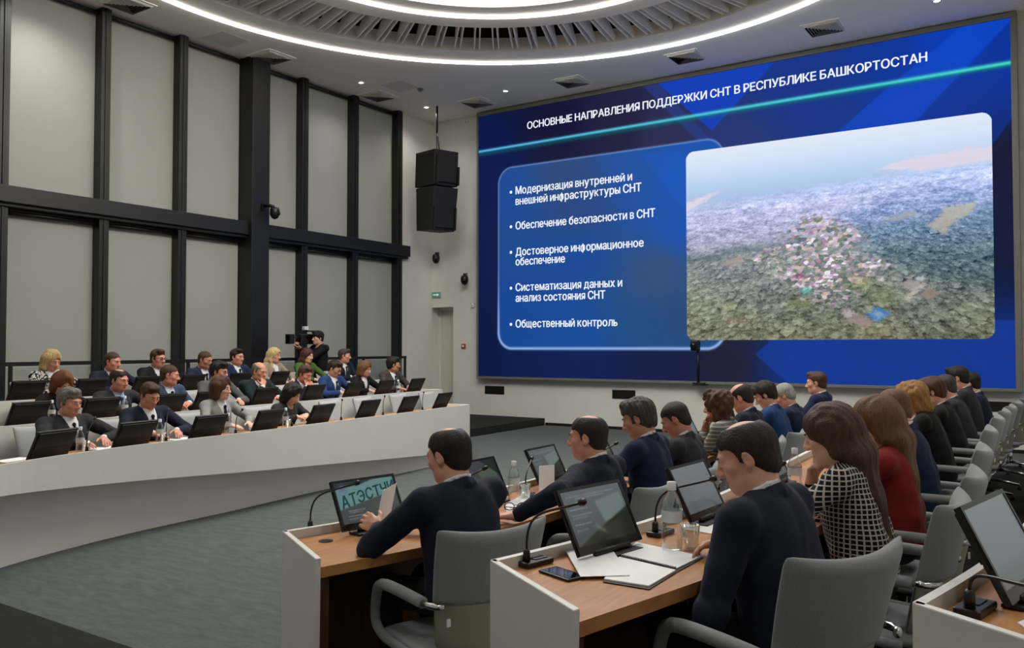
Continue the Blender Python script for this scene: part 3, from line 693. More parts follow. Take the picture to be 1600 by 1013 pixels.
# ------------------------------------------------------------------ desks
def shifted(mb, loc):
    mb.v = [(v[0] - loc[0], v[1] - loc[1], v[2] - loc[2]) for v in mb.v]; return mb
def strip(row, u0, u1, o0, o1, z0, z1, step=0.12, taper=None, mi=0, mb=None, skew=0.0):
    """A bent bar following the row; z0/z1 may be functions of u."""
    mb = mb or MB(); us = list(np.arange(u0, u1, step)) + [u1]
    fz0 = z0 if callable(z0) else (lambda u: z0); fz1 = z1 if callable(z1) else (lambda u: z1)
    fo0 = o0 if callable(o0) else (lambda u: o0); fo1 = o1 if callable(o1) else (lambda u: o1)
    rings = []
    for i, u in enumerate(us):
        k_ = skew * (1 if i == 0 else 0)
        a, b = row.pos(u + k_ * fo0(u), fo0(u)), row.pos(u + k_ * fo1(u), fo1(u)); rings.append([(a[0], a[1], fz0(u)), (b[0], b[1], fz0(u)), (b[0], b[1], fz1(u)), (a[0], a[1], fz1(u))])
    k = len(mb.v); mb.loft(rings, mi); return mb
M_WALNUT = M_WOODD
SKW = -0.25
def desk(row, u0, u1, label, left=False, depth=0.545):
    SKW = -0.25 if row is ROW_A else -0.36
    depth = 0.43 if left else depth
    z = row.z; p = row.pos(u0, 0.3); loc = (p[0], p[1], z)
    e = empty('curved_desk', loc, 0, label, 'desk', 'curved conference desks')
    if left:
        low = lambda u: z + max(0.06, 0.565 - 0.0655 * (u - 1.0))
        shifted(strip(row, u0, u1, 0, 0.025, low, z + LIP), loc).build('front_panel', M_WHITE, e, recalc=True)
        rec = lambda u: float(np.interp(u, [0.5, 1.0, 3.9, 5.3, 7.4], [0.20, 0.20, 0.22, 0.18, 0.05]))
        if row is not ROW_L1: rec = lambda u: 0.10
        shifted(strip(row, u0, u1, rec, lambda u: rec(u) + 0.03, z + 0.001, lambda u: low(u) + 0.05), loc).build('plinth', M_WHITE, e, recalc=True)
        shifted(strip(row, u0, u1, 0.03, lambda u: rec(u) + 0.02, low, lambda u: low(u) + 0.02), loc).build('soffit', M_WHITE, e, recalc=True)
    else:
        shifted(strip(row, u0, u1, 0, 0.025, z + 0.001, z + LIP), loc).build('front_panel', M_WHITE, e, recalc=True)
        shifted(strip(row, u0 + 0.03, u1 - 0.03, 0.12, 0.14, z + 0.001, z + TOP - 0.045), loc).build('inner_panel', M_WALNUT, e, recalc=True)
    shifted(strip(row, u0 + 0.026, u1 - 0.026, 0.026, depth, z + TOP - 0.042, z + TOP, skew=SKW if not left else 0.0), loc).build('worktop', M_WOOD, e, recalc=True)
    for uu, s in ((u0, 1), (u1, -1)):
        mb = MB(); pts = []
        for du in (0, 0.025 * s):
            for off, zz in ((0.0, z + 0.001), (depth - 0.022, z + 0.001), (depth + 0.004, z + LIP), (0.0, z + LIP)):
                q = row.pos(uu + du + (SKW * off if s > 0 and not left else 0), off); pts.append((q[0], q[1], zz))
        mb.add(pts, [(0, 1, 2, 3), (7, 6, 5, 4), (0, 4, 5, 1), (1, 5, 6, 2), (2, 6, 7, 3), (3, 7, 4, 0)])
        shifted(mb, loc).build('end_panel', M_WHITE, e, recalc=True, bevel=0.004)
        mb = MB(); pts = []
        for du in (0.027 * s, 0.075 * s):
            for off, zz in ((0.15, z + 0.001), (depth - 0.06, z + 0.001), (depth - 0.04, z + TOP - 0.045), (0.15, z + TOP - 0.045)):
                q = row.pos(uu + du + (SKW * off if s > 0 and not left else 0), off); pts.append((q[0], q[1], zz))
        mb.add(pts, [(0, 1, 2, 3), (7, 6, 5, 4), (0, 4, 5, 1), (1, 5, 6, 2), (2, 6, 7, 3), (3, 7, 4, 0)])
        shifted(mb, loc).build('support_panel', M_WALNUT, e, recalc=True)
    return e
DEND = {'L1': 7.95, 'L2': ROW_L1.L + 1.7, 'L3': ROW_L1.L + 2.75}
desk(ROW_A, 0.0, 9.4, 'curved white desk with wood worktop, front row on the right')
desk(ROW_B, 0.0, 8.6, 'curved white desk with wood worktop, second row on the right, nearest full desk end')
desk(ROW_C, 0.0, 7.6, 'curved white desk whose corner enters at the bottom right')
desk(ROW_L1, 0.0, DEND['L1'], 'long curved white desk, lowest front row on the left', True)
desk(ROW_L2, 0.35, DEND['L2'], 'curved white desk, middle row on the left', True)
desk(ROW_L3, 0.35, DEND['L3'], 'curved white desk, rear row on the left by the railing', True)

def place(row, u, off, dz=TOP):
    p = row.pos(u, off); return (p[0], p[1], row.z + dz + 0.0015), row.face(u) - PI / 2

# ------------------------------------------------------------------ monitors
MW, MH, MT = 0.365, 0.238, 0.018
M_BEZEL = mat('glossy black bezel', (10, 10, 11), 0.2, var=0.05)
TILT = math.radians(27)
def mon_face(kind):
    def f(P, u, w):
        C = np.zeros(u.shape + (3,)) + np.array((70., 76, 78)); v = 1 - w
        if kind == 'slide':
            C += (np.array((26., 28, 28)) * (1 - v[..., None]) * 0.8)
            C = blend(C, inpoly(u, v, [(0.5, 0.26), (0.96, 0.16), (0.98, 0.60), (0.55, 0.66)], 0.02), (104, 118, 116))
            C = blend(C, inpoly(u, v, [(0.0, 1.02), (0.25, 0.86), (0.62, 0.66), (1.02, 0.44), (1.02, 1.02)], 0.02) * 0.9, (30, 33, 26))
            for y, a, b in ((0.10, 0.06, 0.86), (0.15, 0.2, 0.7), (0.34, 0.07, 0.36), (0.45, 0.07, 0.40), (0.50, 0.07, 0.30), (0.62, 0.07, 0.33), (0.72, 0.07, 0.24)):
                C = blend(C, np.exp(-((v - y) / 0.012) ** 2) * (u > a) * (u < b) * (0.25 + 0.4 * vnoise(u * 60, v * 0 + y * 50, 3)), (150, 156, 158))
        elif kind == 'letters':
            C = C * 0.9
            C = blend(C, inpoly(u, v, [(0, 0), (1, 0), (1, 0.34), (0, 0.66)], 0.02), (96, 132, 134))
            C = blend(C, inpoly(u, v, [(0, 0), (1, 0), (1, 0.06), (0.4, 0.10), (0.0, 0.26)], 0.02), (34, 40, 44))
            C = blend(C, np.exp(-((u - 0.12) / 0.06) ** 2 - ((v - 0.14) / 0.09) ** 2), (92, 98, 140))
            C = blend(C, inpoly(u, v, [(0.52, 0.56), (0.95, 0.44), (1.0, 0.72), (0.6, 0.78)], 0.03) * 0.6, (74, 78, 68))
            for y, a, b in ((0.70, 0.12, 0.40), (0.75, 0.14, 0.36), (0.83, 0.10, 0.42), (0.90, 0.1, 0.34)):
                C = blend(C, np.exp(-((v - y) / 0.012) ** 2) * (u > a) * (u < b) * (0.3 + 0.5 * vnoise(u * 50, v * 0 + y * 50, 3)), (150, 156, 158))
        elif kind == 'grey':
            C = C * 0 + np.array((112., 118, 122)) - (v * 16)[..., None]  # grey of the room mirrored in the glass, painted into the glow
            C = blend(C, inpoly(u, v, [(0, 0.86), (1, 0.72), (1, 1.02), (0, 1.02)], 0.02) * 0.35, (70, 74, 76))
        elif kind == 'dark':
            C = C * 0.72 + (12 * (1 - v))[..., None]
            C = blend(C, inpoly(u, v, [(0.45, 0.3), (0.9, 0.2), (0.95, 0.6), (0.5, 0.7)], 0.02), (74, 88, 72))
            C = blend(C, inpoly(u, v, [(0.6, 0.0), (1, 0), (1, 0.5)], 0.02) * 0.8, (26, 28, 30))
            for y, a, b in ((0.3, 0.07, 0.4), (0.45, 0.07, 0.36), (0.6, 0.07, 0.3)):
                C = blend(C, np.exp(-((v - y) / 0.014) ** 2) * (u > a) * (u < b) * 0.3, (140, 146, 148))
        return C
    return f
M_MONS = emat_attr('monitor picture and reflection', 0.9, 0.12, 0.35)
def monitor(loc, rz, label, kind, group):
    e = empty('desk_monitor', loc, rz, label, 'monitor', group)
    R = Matrix.Translation((0, 0, 0.022)) @ Matrix.Rotation(-TILT, 4, 'X')
    def rot(mb): mb.v = [tuple(R @ Vector(v)) for v in mb.v]; return mb
    m = MB(); m.box((-MW / 2, 0.003, 0), (MW / 2, MT - 0.004, MH)); m.box((-MW / 2 + 0.012, MT - 0.004, MH * 0.42), (MW / 2 - 0.012, MT + 0.004, MH - 0.012)); m.box((-MW / 2 + 0.012, MT - 0.004, 0.01), (MW / 2 - 0.012, MT + 0.001, MH * 0.41))
    rot(m).build('back_cover', M_MONB, e, bevel=0.002)
    m = MB(); b = 0.012
    m.box((-MW / 2, -0.004, 0), (MW / 2, 0.003, 0.03)); m.box((-MW / 2, -0.004, MH - b), (MW / 2, 0.003, MH)); m.box((-MW / 2, -0.004, 0.03), (-MW / 2 + b, 0.003, MH - b)); m.box((MW / 2 - b, -0.004, 0.03), (MW / 2, 0.003, MH - b))
    rot(m).build('bezel', M_BEZEL, e)
    P = lambda x, z: tuple(R @ Vector((x, -0.001, z)))
    nx = 72 if kind in ('slide', 'letters', 'dark') else 12
    picture('display', P(-MW / 2 + b, 0.03), P(MW / 2 - b, 0.03), P(-MW / 2 + b, MH - b), nx, nx * 2 // 3, mon_face(kind), M_MONS, e)
    if kind == 'letters':
        V, Q, L = lettering('АТЭСТЧИ', 0.035, 0.10)
        mm = MB(); x0, x1 = -MW / 2 + 0.03, MW / 2 - 0.015
        vs = []
        for a, c in V:
            t = a / L; hx = x0 + t * (x1 - x0); zz = MH * (0.42 + 0.26 * t) + c * (0.085 - 0.02 * t); vs.append(tuple(R @ Vector((hx, -0.0022, zz))))
        mm.add(vs, Q); mm.build('lettering', emit('teal lettering', (18, 62, 62), 0.9), e)
    m = MB(); m.box((-0.13, -0.045, 0.0), (0.13, 0.035, 0.010)); m.build('base_plate', M_CABLE, e, bevel=0.003)
    m = MB(); m.tube([(-0.10, 0.0, 0.020), (0.10, 0.0, 0.020)], 0.011, 10); m.build('hinge', M_BLACKP, e, smooth=True)
    return e
def mon_at(row, px, off, label, kind, group):
    u = row.at_px(px, off, row.z + TOP); loc, rz = place(row, u, off); return monitor(loc, rz, label, kind, group), u
GL_, GR_ = 'black backed monitors on the left desks', 'tilted monitors on the right desks'
W1 = ['leftmost on the front left desk, before the grey haired man', 'before the brown haired man in navy, front left desk', 'before the woman in a grey blazer, front left desk', 'right of the woman in a grey blazer, front left desk', 'right of the bowed dark haired woman, front left desk', 'third from the right end of the front left desk', 'second from the right end of the front left desk', 'at the right end of the front left desk']
for px, w in zip((74, 203, 318, 412, 494, 569, 631, 686), W1): mon_at(ROW_L1, px, 0.12, 'black monitor back ' + w, 'dark', GL_)
W2 = ['at the left edge, middle left desk', 'in front of the man in a pale blue shirt, middle left desk', 'behind the brown haired man in navy, middle left desk', 'left of the woman in a grey blazer, middle left desk', 'before the bald officer in green, middle left desk', 'before the man resting his face on his hand, middle left desk', 'right of the man in a blue suit, middle left desk', 'second from the right end of the middle left desk', 'at the right end of the middle left desk']
for px, w in zip((36, 152, 258, 318, 407, 485, 546, 596, 645), W2): mon_at(ROW_L2, px, 0.12, 'black monitor back ' + w, 'dark', GL_)
W3 = ['at the left edge, rear left desk', 'right of the blonde woman in a patterned jacket, rear left desk', 'before the man in glasses, rear left desk', 'before the man left of the column, rear left desk', 'before the man beside the column, rear left desk', 'before the blonde woman, rear left desk']
for px, w in zip((37, 135, 222, 295, 367, 430), W3): mon_at(ROW_L3, px, 0.12, 'black monitor back ' + w, 'dark', GL_)
for px, w, k in ((586, 'with teal lettering, nearest on the front right desk', 'letters'), (766, 'just right of the nearest man in the front right row', 'dark'), (868, 'left of the second man in the front right row', 'slide'), (948, 'behind the second man in the front right row', 'dark'), (1085, 'before the curly haired woman at the front right desk', 'grey')):
    mon_at(ROW_A, px, 0.14, 'tilted desk monitor ' + w, k, GR_)
for px, w, k in ((957, 'nearest on the second right desk, showing a grey slide', 'slide'), (1108, 'left of the nearest man in a navy suit, second right desk', 'grey'), (1222, 'beside the woman in a checked jacket', 'grey'), (1356, 'between the red dressed woman and the fair haired young man', 'dark')):
    mon_at(ROW_B, px, 0.14, 'tilted desk monitor ' + w, k, GR_)
mon_at(ROW_C, 1612, 0.15, 'tilted desk monitor on the desk at the bottom right corner', 'grey', GR_)
u = ROW_C.at_px(1612, 0.15, ROW_C.z + TOP) + 1.0; loc, rz = place(ROW_C, u, 0.15); monitor(loc, rz, 'tilted desk monitor cut by the right photo edge', 'grey', GR_)

# ------------------------------------------------------------------ microphones
def mic(loc, rz, head, label, base_w=0.125):
    """head: where the capsule is, relative to the base, before rotation rz."""
    e = empty('gooseneck_microphone', loc, rz, label, 'microphone', 'gooseneck desk microphones')
    m = MB(); m.box((-base_w / 2, -0.03, 0.0), (base_w / 2, 0.03, 0.018)); m.build('base', M_BLACKP, e, bevel=0.004)
    m = MB(); m.box((-0.01, -0.012, 0.0185), (base_w / 2 - 0.012, 0.016, 0.0205)); m.build('button_strip', M_CABLE, e)
    hx, hy, hz = head; x0 = -base_w / 2 + 0.022
    m = MB(); m.lathe([(0.013, 0.018), (0.012, 0.05), (0.007, 0.06)], 12, (x0, 0, 0)); m.build('socket', M_BLACKP, e, smooth=True)
    P0, P1, P2, P3 = np.array((x0, 0, 0.055)), np.array((x0, 0, 0.055 + hz * 0.55)), np.array((x0 + (hx - x0) * 0.35, hy * 0.35, hz * 0.72)), np.array((hx, hy, hz))
    pts = [(1 - t) ** 3 * P0 + 3 * (1 - t) ** 2 * t * P1 + 3 * (1 - t) * t * t * P2 + t ** 3 * P3 for t in np.linspace(0, 1, 14)]
    m = MB(); m.tube(pts, 0.0042, 8); m.build('gooseneck', M_BLACKP, e, smooth=True)
    d = (P3 - P2) / np.linalg.norm(P3 - P2)
    m = MB(); m.tube([P3 - d * 0.012, P3 - d * 0.008, P3 + d * 0.012, P3 + d * 0.02], [0.006, 0.0105, 0.011, 0.005], 10); m.build('capsule', M_BLACKP, e, smooth=True)
    return e
def mic_px(row, px, off, headpx, label, hz=0.24, flip=1):
    """Base at pixel column px on the row (or at the point px, off of the worktop); the capsule is hz above the worktop, over the point seen at headpx."""
    if off > 1:
        q = at_h(px, off, row.z + TOP); loc = (q[0], q[1], row.z + TOP + 0.0015); rz = row.face(row.at_px(px, 0.2, row.z + TOP)) - PI / 2
    else: u = row.at_px(px, off, row.z + TOP); loc, rz = place(row, u, off)
    if flip < 0: rz += PI
    h = at_h(headpx[0], headpx[1], row.z + TOP + hz)
    d = np.array(h[:2]) - np.array(loc[:2]); L = np.linalg.norm(d); d = d / max(L, 1e-6) * min(L, 0.36)
    c, s = math.cos(-rz), math.sin(-rz)
    return mic(loc, rz, (c * d[0] - s * d[1], s * d[0] + c * d[1], hz), label)
mic_px(ROW_A, 497, 832, (562, 757), 'gooseneck microphone at the near end of the front right desk', 0.27)
mic_px(ROW_A, 702, 0.20, (757, 733), 'gooseneck microphone beside the nearest man, front right row', 0.25)
mic_px(ROW_A, 828, 0.20, (831, 717), 'upright gooseneck microphone left of the second man, front right row', 0.2)
mic_px(ROW_A, 930, 0.20, (962, 694), 'gooseneck microphone right of the second man, front right row', 0.22)
mic_px(ROW_A, 1052, 0.20, (1066, 652), 'gooseneck microphone before the curly haired woman', 0.22)
mic_px(ROW_B, 836, 883, (921, 791), 'gooseneck microphone at the near end of the second right desk', 0.27)
mic_px(ROW_B, 1034, 0.10, (1128, 753), 'gooseneck microphone across the screen before the nearest navy suited man', 0.27)
mic_px(ROW_B, 1172, 0.20, (1222, 726), 'gooseneck microphone between the navy suited man and the checked jacket', 0.22)
mic_px(ROW_C, 1524, 957, (1660, 925), 'gooseneck microphone on the desk at the bottom right corner', 0.13)
for px, hp, w in ((143, (148, 655), 'right of the grey haired man'), (265, (262, 640), 'right of the brown haired man in navy'), (372, (391, 650), 'right of the woman in a grey blazer'), (459, (459, 640), 'before the bowed dark haired woman'), (536, (530, 632), 'fifth along the front left desk'), (602, (600, 628), 'sixth along the front left desk'), (662, (662, 616), 'nearest the right end of the front left desk')):
    mic_px(ROW_L1, px, 0.16, hp, 'thin gooseneck microphone ' + w + ', front left row', 0.27, -1)

# ------------------------------------------------------------------ bottles, glasses, papers and small things
def thin_glass(name, clear=0.86, tint=(0.95, 0.97, 0.97)):
    """Clear material seen as a thin shell: mostly transparent, mirror-like at grazing angles."""
    m, nt, b = new_mat(name); nt.nodes.remove(b); out = nt.nodes['Material Output']
    tr = nt.nodes.new('ShaderNodeBsdfTransparent'); tr.inputs[0].default_value = tint + (1,)
    gl = nt.nodes.new('ShaderNodeBsdfGlossy'); gl.inputs['Roughness'].default_value = 0.05; gl.inputs[0].default_value = (0.9, 0.93, 0.93, 1)
    lw = nt.nodes.new('ShaderNodeLayerWeight'); lw.inputs[0].default_value = 1 - clear
    mx = nt.nodes.new('ShaderNodeMixShader'); nt.links.new(lw.outputs['Facing'], mx.inputs[0]); nt.links.new(tr.outputs[0], mx.inputs[1]); nt.links.new(gl.outputs[0], mx.inputs[2]); nt.links.new(mx.outputs[0], out.inputs[0]); return m
M_GLASS = thin_glass('clear drinking glass', 0.62)
M_PET = thin_glass('clear bottle plastic', 0.58)
M_CAP = mat('white bottle cap', (210, 214, 216), 0.5, var=0.02)
M_LAB = mat('pale bottle label', (196, 202, 204), 0.6, var=0.05)
def bottle(loc, label, s=1.0):
    e = empty('water_bottle', loc, 0, label, 'bottle', 'clear water bottles')
    MB().lathe([(0.0, 0.0), (0.030 * s, 0.001), (0.033 * s, 0.008), (0.033 * s, 0.06 * s), (0.030 * s, 0.075 * s), (0.033 * s, 0.09 * s), (0.033 * s, 0.14 * s), (0.025 * s, 0.168 * s), (0.013 * s, 0.19 * s), (0.013 * s, 0.21 * s), (0.0, 0.211 * s)], 20).build('bottle_body', M_PET, e, smooth=True)
    MB().lathe([(0.0146 * s, 0.196 * s), (0.0146 * s, 0.222 * s), (0.0, 0.224 * s)], 16, caps=False).build('cap', M_CAP, e, smooth=True)
    MB().lathe([(0.0333 * s, 0.095 * s), (0.0333 * s, 0.132 * s)], 20, caps=False).build('label_band', M_LAB, e, smooth=True)
    return e
def tumbler(loc, label, s=1.0):
    m = MB(); m.lathe([(0.0, 0.0), (0.028 * s, 0.001), (0.034 * s, 0.09 * s), (0.0325 * s, 0.09 * s), (0.0268 * s, 0.008), (0.0, 0.008)], 20)
    o = m.build('drinking_glass', M_GLASS, None, smooth=True); o.location = loc
    return tag(o, label, 'glass', 'clear drinking glasses')
def on_desk(row, px, off, dz=TOP + 0.002):
    u = row.at_px(px, off, row.z + TOP); p = row.pos(u, off); return (p[0], p[1], row.z + dz)
bottle(on_desk(ROW_A, 803, 0.20), 'clear water bottle beside two monitors, front right desk')
tumbler(on_desk(ROW_A, 820, 0.22), 'clear glass beside the water bottle, front right desk')
bottle(on_desk(ROW_B, 1050, 0.27), 'large clear water bottle nearest the camera, second right desk', 1.12)
tumbler(on_desk(ROW_B, 1080, 0.31), 'clear glass right of the nearest water bottle, second right desk')
bottle(on_desk(ROW_B, 1243, 0.27), 'water bottle before the woman in a checked jacket', 1.05)
tumbler(on_desk(ROW_B, 1238, 0.36), 'clear glass before the woman in a checked jacket')
for row, px, off, w in ((ROW_L1, 124, 0.14, 'before the grey haired man, front left desk'), (ROW_L1, 250, 0.14, 'before the brown haired man in navy, front left desk'), (ROW_L1, 355, 0.16, 'before the woman in a grey blazer, front left desk'), (ROW_L1, 446, 0.14, 'before the bowed dark haired woman, front left desk'), (ROW_L2, 82, 0.20, 'left of the grey haired man, middle left desk'), (ROW_L2, 196, 0.22, 'before the man in a pale blue shirt, middle left desk'), (ROW_L2, 274, 0.14, 'before the man turned right in a slate jacket, middle left desk'), (ROW_L2, 622, 0.14, 'before the man at the right end, middle left desk')):
    bottle(on_desk(row, px, off), 'small clear water bottle ' + w)
for row, px, off, w in ((ROW_L1, 133, 0.24, 'before the grey haired man'), (ROW_L1, 255, 0.24, 'before the brown haired man in navy'), (ROW_L1, 450, 0.24, 'before the bowed dark haired woman')):
    tumbler(on_desk(row, px, off), 'small clear glass ' + w + ', front left desk')
def sheet(pxs, z, name, label, cat, th=0.0016, material=None, lift=0.0, group=None):
    """A flat paper whose corners lie on the worktop at height z."""
    P = [at_h(x, y, z) for x, y in pxs]; c = sum(P) / len(P)
    m = MB(); m.prism([(p[0] - c[0], p[1] - c[1]) for p in P], 0.0, th)
    o = m.build(name, material or M_PAPER); o.location = (c[0], c[1], z + 0.0004 + lift); return tag(o, label, cat, group)
zB, zA, zC = ROW_B.z + TOP, ROW_A.z + TOP, ROW_C.z + TOP
sheet([(884, 866), (950, 854), (984, 905), (907, 907)], zB, 'paper_sheet', 'blank white sheet left of the open notebook', 'paper', lift=0.010)
sheet([(1064, 828), (1084, 809), (1142, 801), (1139, 840)], zB, 'paper_stack', 'white printed pages under the hand of the nearest navy suited man', 'paper', 0.004)
nb = empty('open_notebook', at_h(1015, 885, zB) + np.array([0, 0, 0.001]), 0, 'open spiral notebook with white pages on the second right desk', 'notebook')
def nbpart(pxs, name, z0, z1, m_):
    c = nb.location; m = MB(); P = [at_h(x, y, zB) for x, y in pxs]; m.prism([(p[0] - c[0], p[1] - c[1]) for p in P], z0, z1); return m.build(name, m_, nb)
nbpart([(942, 911), (965, 860), (994, 849), (1099, 873), (1059, 895), (1014, 923)], 'cover', 0.0005, 0.003, M_BLACKP)
nbpart([(968, 871), (994, 851), (1096, 873), (1058, 892)], 'page', 0.0035, 0.008, mat('ruled page', (232, 232, 230), 0.8, var=0.02, scale=200))
nbpart([(944, 909), (967, 874), (1056, 895), (1014, 920)], 'page', 0.0035, 0.008, M_PAPER)
a, b = at_h(968, 872, zB) - np.array(nb.location), at_h(1057, 893, zB) - np.array(nb.location)
m = MB(); n = 34
pts = []
for i in range(n * 8):
    t = i / (n * 8); q = a + (b - a) * t; an = 2 * PI * i / 8; d = np.array([-(b - a)[1], (b - a)[0], 0]); d /= np.linalg.norm(d)
    pts.append(q + d * 0.006 * math.cos(an) + np.array([0, 0, 0.008 + 0.006 * math.sin(an)]))
m.tube(pts, 0.0011, 5); m.build('spiral_binding', M_BLACKP, nb)
def phone(loc, rz, label):
    e = empty('mobile_phone', loc, rz, label, 'phone')
    m = MB(); m.box((-0.036, -0.075, 0.0005), (0.036, 0.075, 0.010)); m.build('phone_body', M_BLACKP, e, bevel=0.004)
    m = MB(); m.box((-0.032, -0.070, 0.0101), (0.032, 0.070, 0.0108)); m.build('glass_screen', mat('phone glass', (8, 9, 12), 0.05, var=0.0), e)
    m = MB(); m.box((-0.038, -0.077, 0.0004), (-0.036, 0.077, 0.011)); m.build('side_rim', M_CHROME, e)
q = at_h(877, 900, zB); d = at_h(903, 908, zB) - at_h(852, 891, zB); phone(q, math.atan2(d[1], d[0]) - PI / 2, 'black mobile phone lying on the near end of the second right desk')
q = at_h(509, 846, zA)
g = empty('cable_grommet', (q[0], q[1], zA), 0, 'round black cable grommet in the front right worktop', 'grommet')
MB().lathe([(0.0, 0.0005), (0.032, 0.0005), (0.032, 0.0035), (0.022, 0.0035), (0.021, 0.002), (0.0, 0.002)], 24, caps=False).build('ring', M_BLACKP, g, smooth=False)
m = MB(); [m.box((-0.018, -0.016 + 0.008 * i, 0.0021), (0.018, -0.012 + 0.008 * i, 0.004)) for i in range(5)]; m.build('brush', M_CABLE, g)
sheet([(790, 788), (826, 772), (872, 778), (846, 802), (792, 814)], zA, 'paper_stack', 'white papers spread between the first two men, front right row', 'paper', 0.005)
# a sheet standing propped between the first two men
P = [at_h(842, 770, zA), at_h(866, 768, zA)]
m = MB(); lean = np.array([-0.03, 0.05, 0.15]); c = P[0]
m.add([p - c for p in (P[0], P[1], P[1] + lean, P[0] + lean)] + [p - c + np.array([0.001, 0.001, 0.0]) for p in (P[0], P[1], P[1] + lean, P[0] + lean)], [(0, 1, 2, 3), (7, 6, 5, 4), (0, 4, 5, 1), (1, 5, 6, 2), (2, 6, 7, 3), (3, 7, 4, 0)])
o = m.build('paper_sheet', M_PAPER); o.location = tuple(P[0]); tag(o, 'white sheet held upright before the second man, front right row', 'paper')
q = at_h(806, 800, zA); gl = empty('folded_spectacles', (q[0], q[1], zA + 0.006), 0.6, 'black folded spectacles on the papers, front right row', 'glasses')
m = MB()
for sx in (-0.034, 0.034): m.tube([(sx + 0.026 * math.cos(t), 0.0, 0.022 + 0.019 * math.sin(t)) for t in np.linspace(0, 2 * PI, 17)], 0.0028, 6)
m.tube([(-0.008, 0, 0.026), (0, 0.003, 0.03), (0.008, 0, 0.026)], 0.0022, 6); m.build('rims', M_BLACKP, gl)
m = MB(); m.tube([(-0.06, 0, 0.03), (-0.058, 0.05, 0.01), (0.03, 0.055, 0.004)], 0.0022, 6); m.build('temple_arm', M_BLACKP, gl)
m = MB(); m.tube([(0.06, 0, 0.03), (0.058, 0.045, 0.012), (-0.03, 0.06, 0.004)], 0.0022, 6); m.build('temple_arm', M_BLACKP, gl)
sheet([(1590, 975), (1640, 955), (1700, 990), (1640, 1010)], zC, 'paper_stack', 'white papers at the bottom right photo corner', 'paper', 0.003)
for row, px, off, w, rot_ in ((ROW_L1, 160, 0.33, 'before the grey haired man', 0.1), (ROW_L1, 280, 0.33, 'right of the brown haired man in navy', 0.3), (ROW_L1, 20, 0.33, 'at the left edge', 0.0), (ROW_L2, 206, 0.33, 'before the man in a pale blue shirt', 0.2), (ROW_L2, 546, 0.33, 'before the man in a blue suit and glasses', -0.1)):
    p = on_desk(row, px, off); m = MB(); m.box((-0.13, -0.08, 0.0), (0.13, 0.08, 0.006)); o = m.build('paper_stack', M_PAPER); o.location = p
    o.rotation_euler = (0, 0, row.face(row.at_px(px, off, row.z + TOP)) - PI / 2 + rot_); tag(o, 'white papers %s, %s left desk' % (w, 'front' if row is ROW_L1 else 'middle'), 'paper')

# ------------------------------------------------------------------ chairs
M_FAB = mat('grey woven chair fabric', (126, 130, 132), 0.95, var=0.12, scale=320, bump=0.25, bscale=500, sheen=0.2)
M_FABL = mat('pale grey chair fabric', (168, 170, 170), 0.95, var=0.08, scale=320, bump=0.2, bscale=500, sheen=0.2)
M_SHELL = mat('cream leather shell', (150, 150, 132), 0.5, var=0.03, scale=10)
def back_slab(v0, v1, ft, bt, nu=13, nv=12, round_top=True, grow=0.0):
    """A curved, reclined back slab between heights v0..v1 (0 bottom, 1 top); ft/bt front and rear thickness."""
    m = MB(); F_, B_ = [], []
    for j in range(nv + 1):
        v = v0 + (v1 - v0) * j / nv
        hw = float(np.interp(v, [0, 0.12, 0.4, 0.75, 1.0], [0.165, 0.205, 0.225, 0.243, 0.25])) + grow
        y0 = -0.215 - 0.10 * v - 0.02 * v * v; z = 0.405 + 0.50 * v
        for i in range(nu):
            a = -1 + 2 * i / (nu - 1); x = hw * a; y = y0 + 0.055 * a * a; zz = z + (0.022 * a * a * v)
            edge = math.sqrt(max(0.0, 1 - abs(a) ** 6)); tp = 1.0
            if round_top and j == nv: tp = 0.35
            F_.append((x, y + ft * max(edge, 0.25) * tp, zz)); B_.append((x, y - bt * max(edge, 0.25) * tp, zz + (0.0)))
    k = len(F_); m.v = F_ + B_
    for j in range(nv):
        for i in range(nu - 1):
            q = (j * nu + i, j * nu + i + 1, (j + 1) * nu + i + 1, (j + 1) * nu + i); m.f.append(q); m.f.append(tuple(k + t for t in q[::-1]))
        a, b = j * nu, (j + 1) * nu; m.f.append((a, b, k + b, k + a)); a, b = j * nu + nu - 1, (j + 1) * nu + nu - 1; m.f.append((b, a, k + a, k + b))
    for i in range(nu - 1):
        m.f.append((i + 1, i, k + i, k + i + 1)); t = nv * nu; m.f.append((t + i, t + i + 1, k + t + i + 1, k + t + i))
    m.m = [0] * len(m.f); return m
def smooth_path(pts, rs, n=4):
    pts = np.array(pts, float); N = len(pts); out, ro = [], []
    for i in range(N - 1):
        p0, p1, p2, p3 = pts[max(i - 1, 0)], pts[i], pts[i + 1], pts[min(i + 2, N - 1)]
        for t in np.linspace(0, 1, n, endpoint=False):
            out.append(0.5 * (2 * p1 + (p2 - p0) * t + (2 * p0 - 5 * p1 + 4 * p2 - p3) * t * t + (3 * p1 - p0 - 3 * p2 + p3) * t ** 3)); ro.append(rs[i] + (rs[i + 1] - rs[i]) * t)
    return out + [pts[-1]], ro + [rs[-1]]
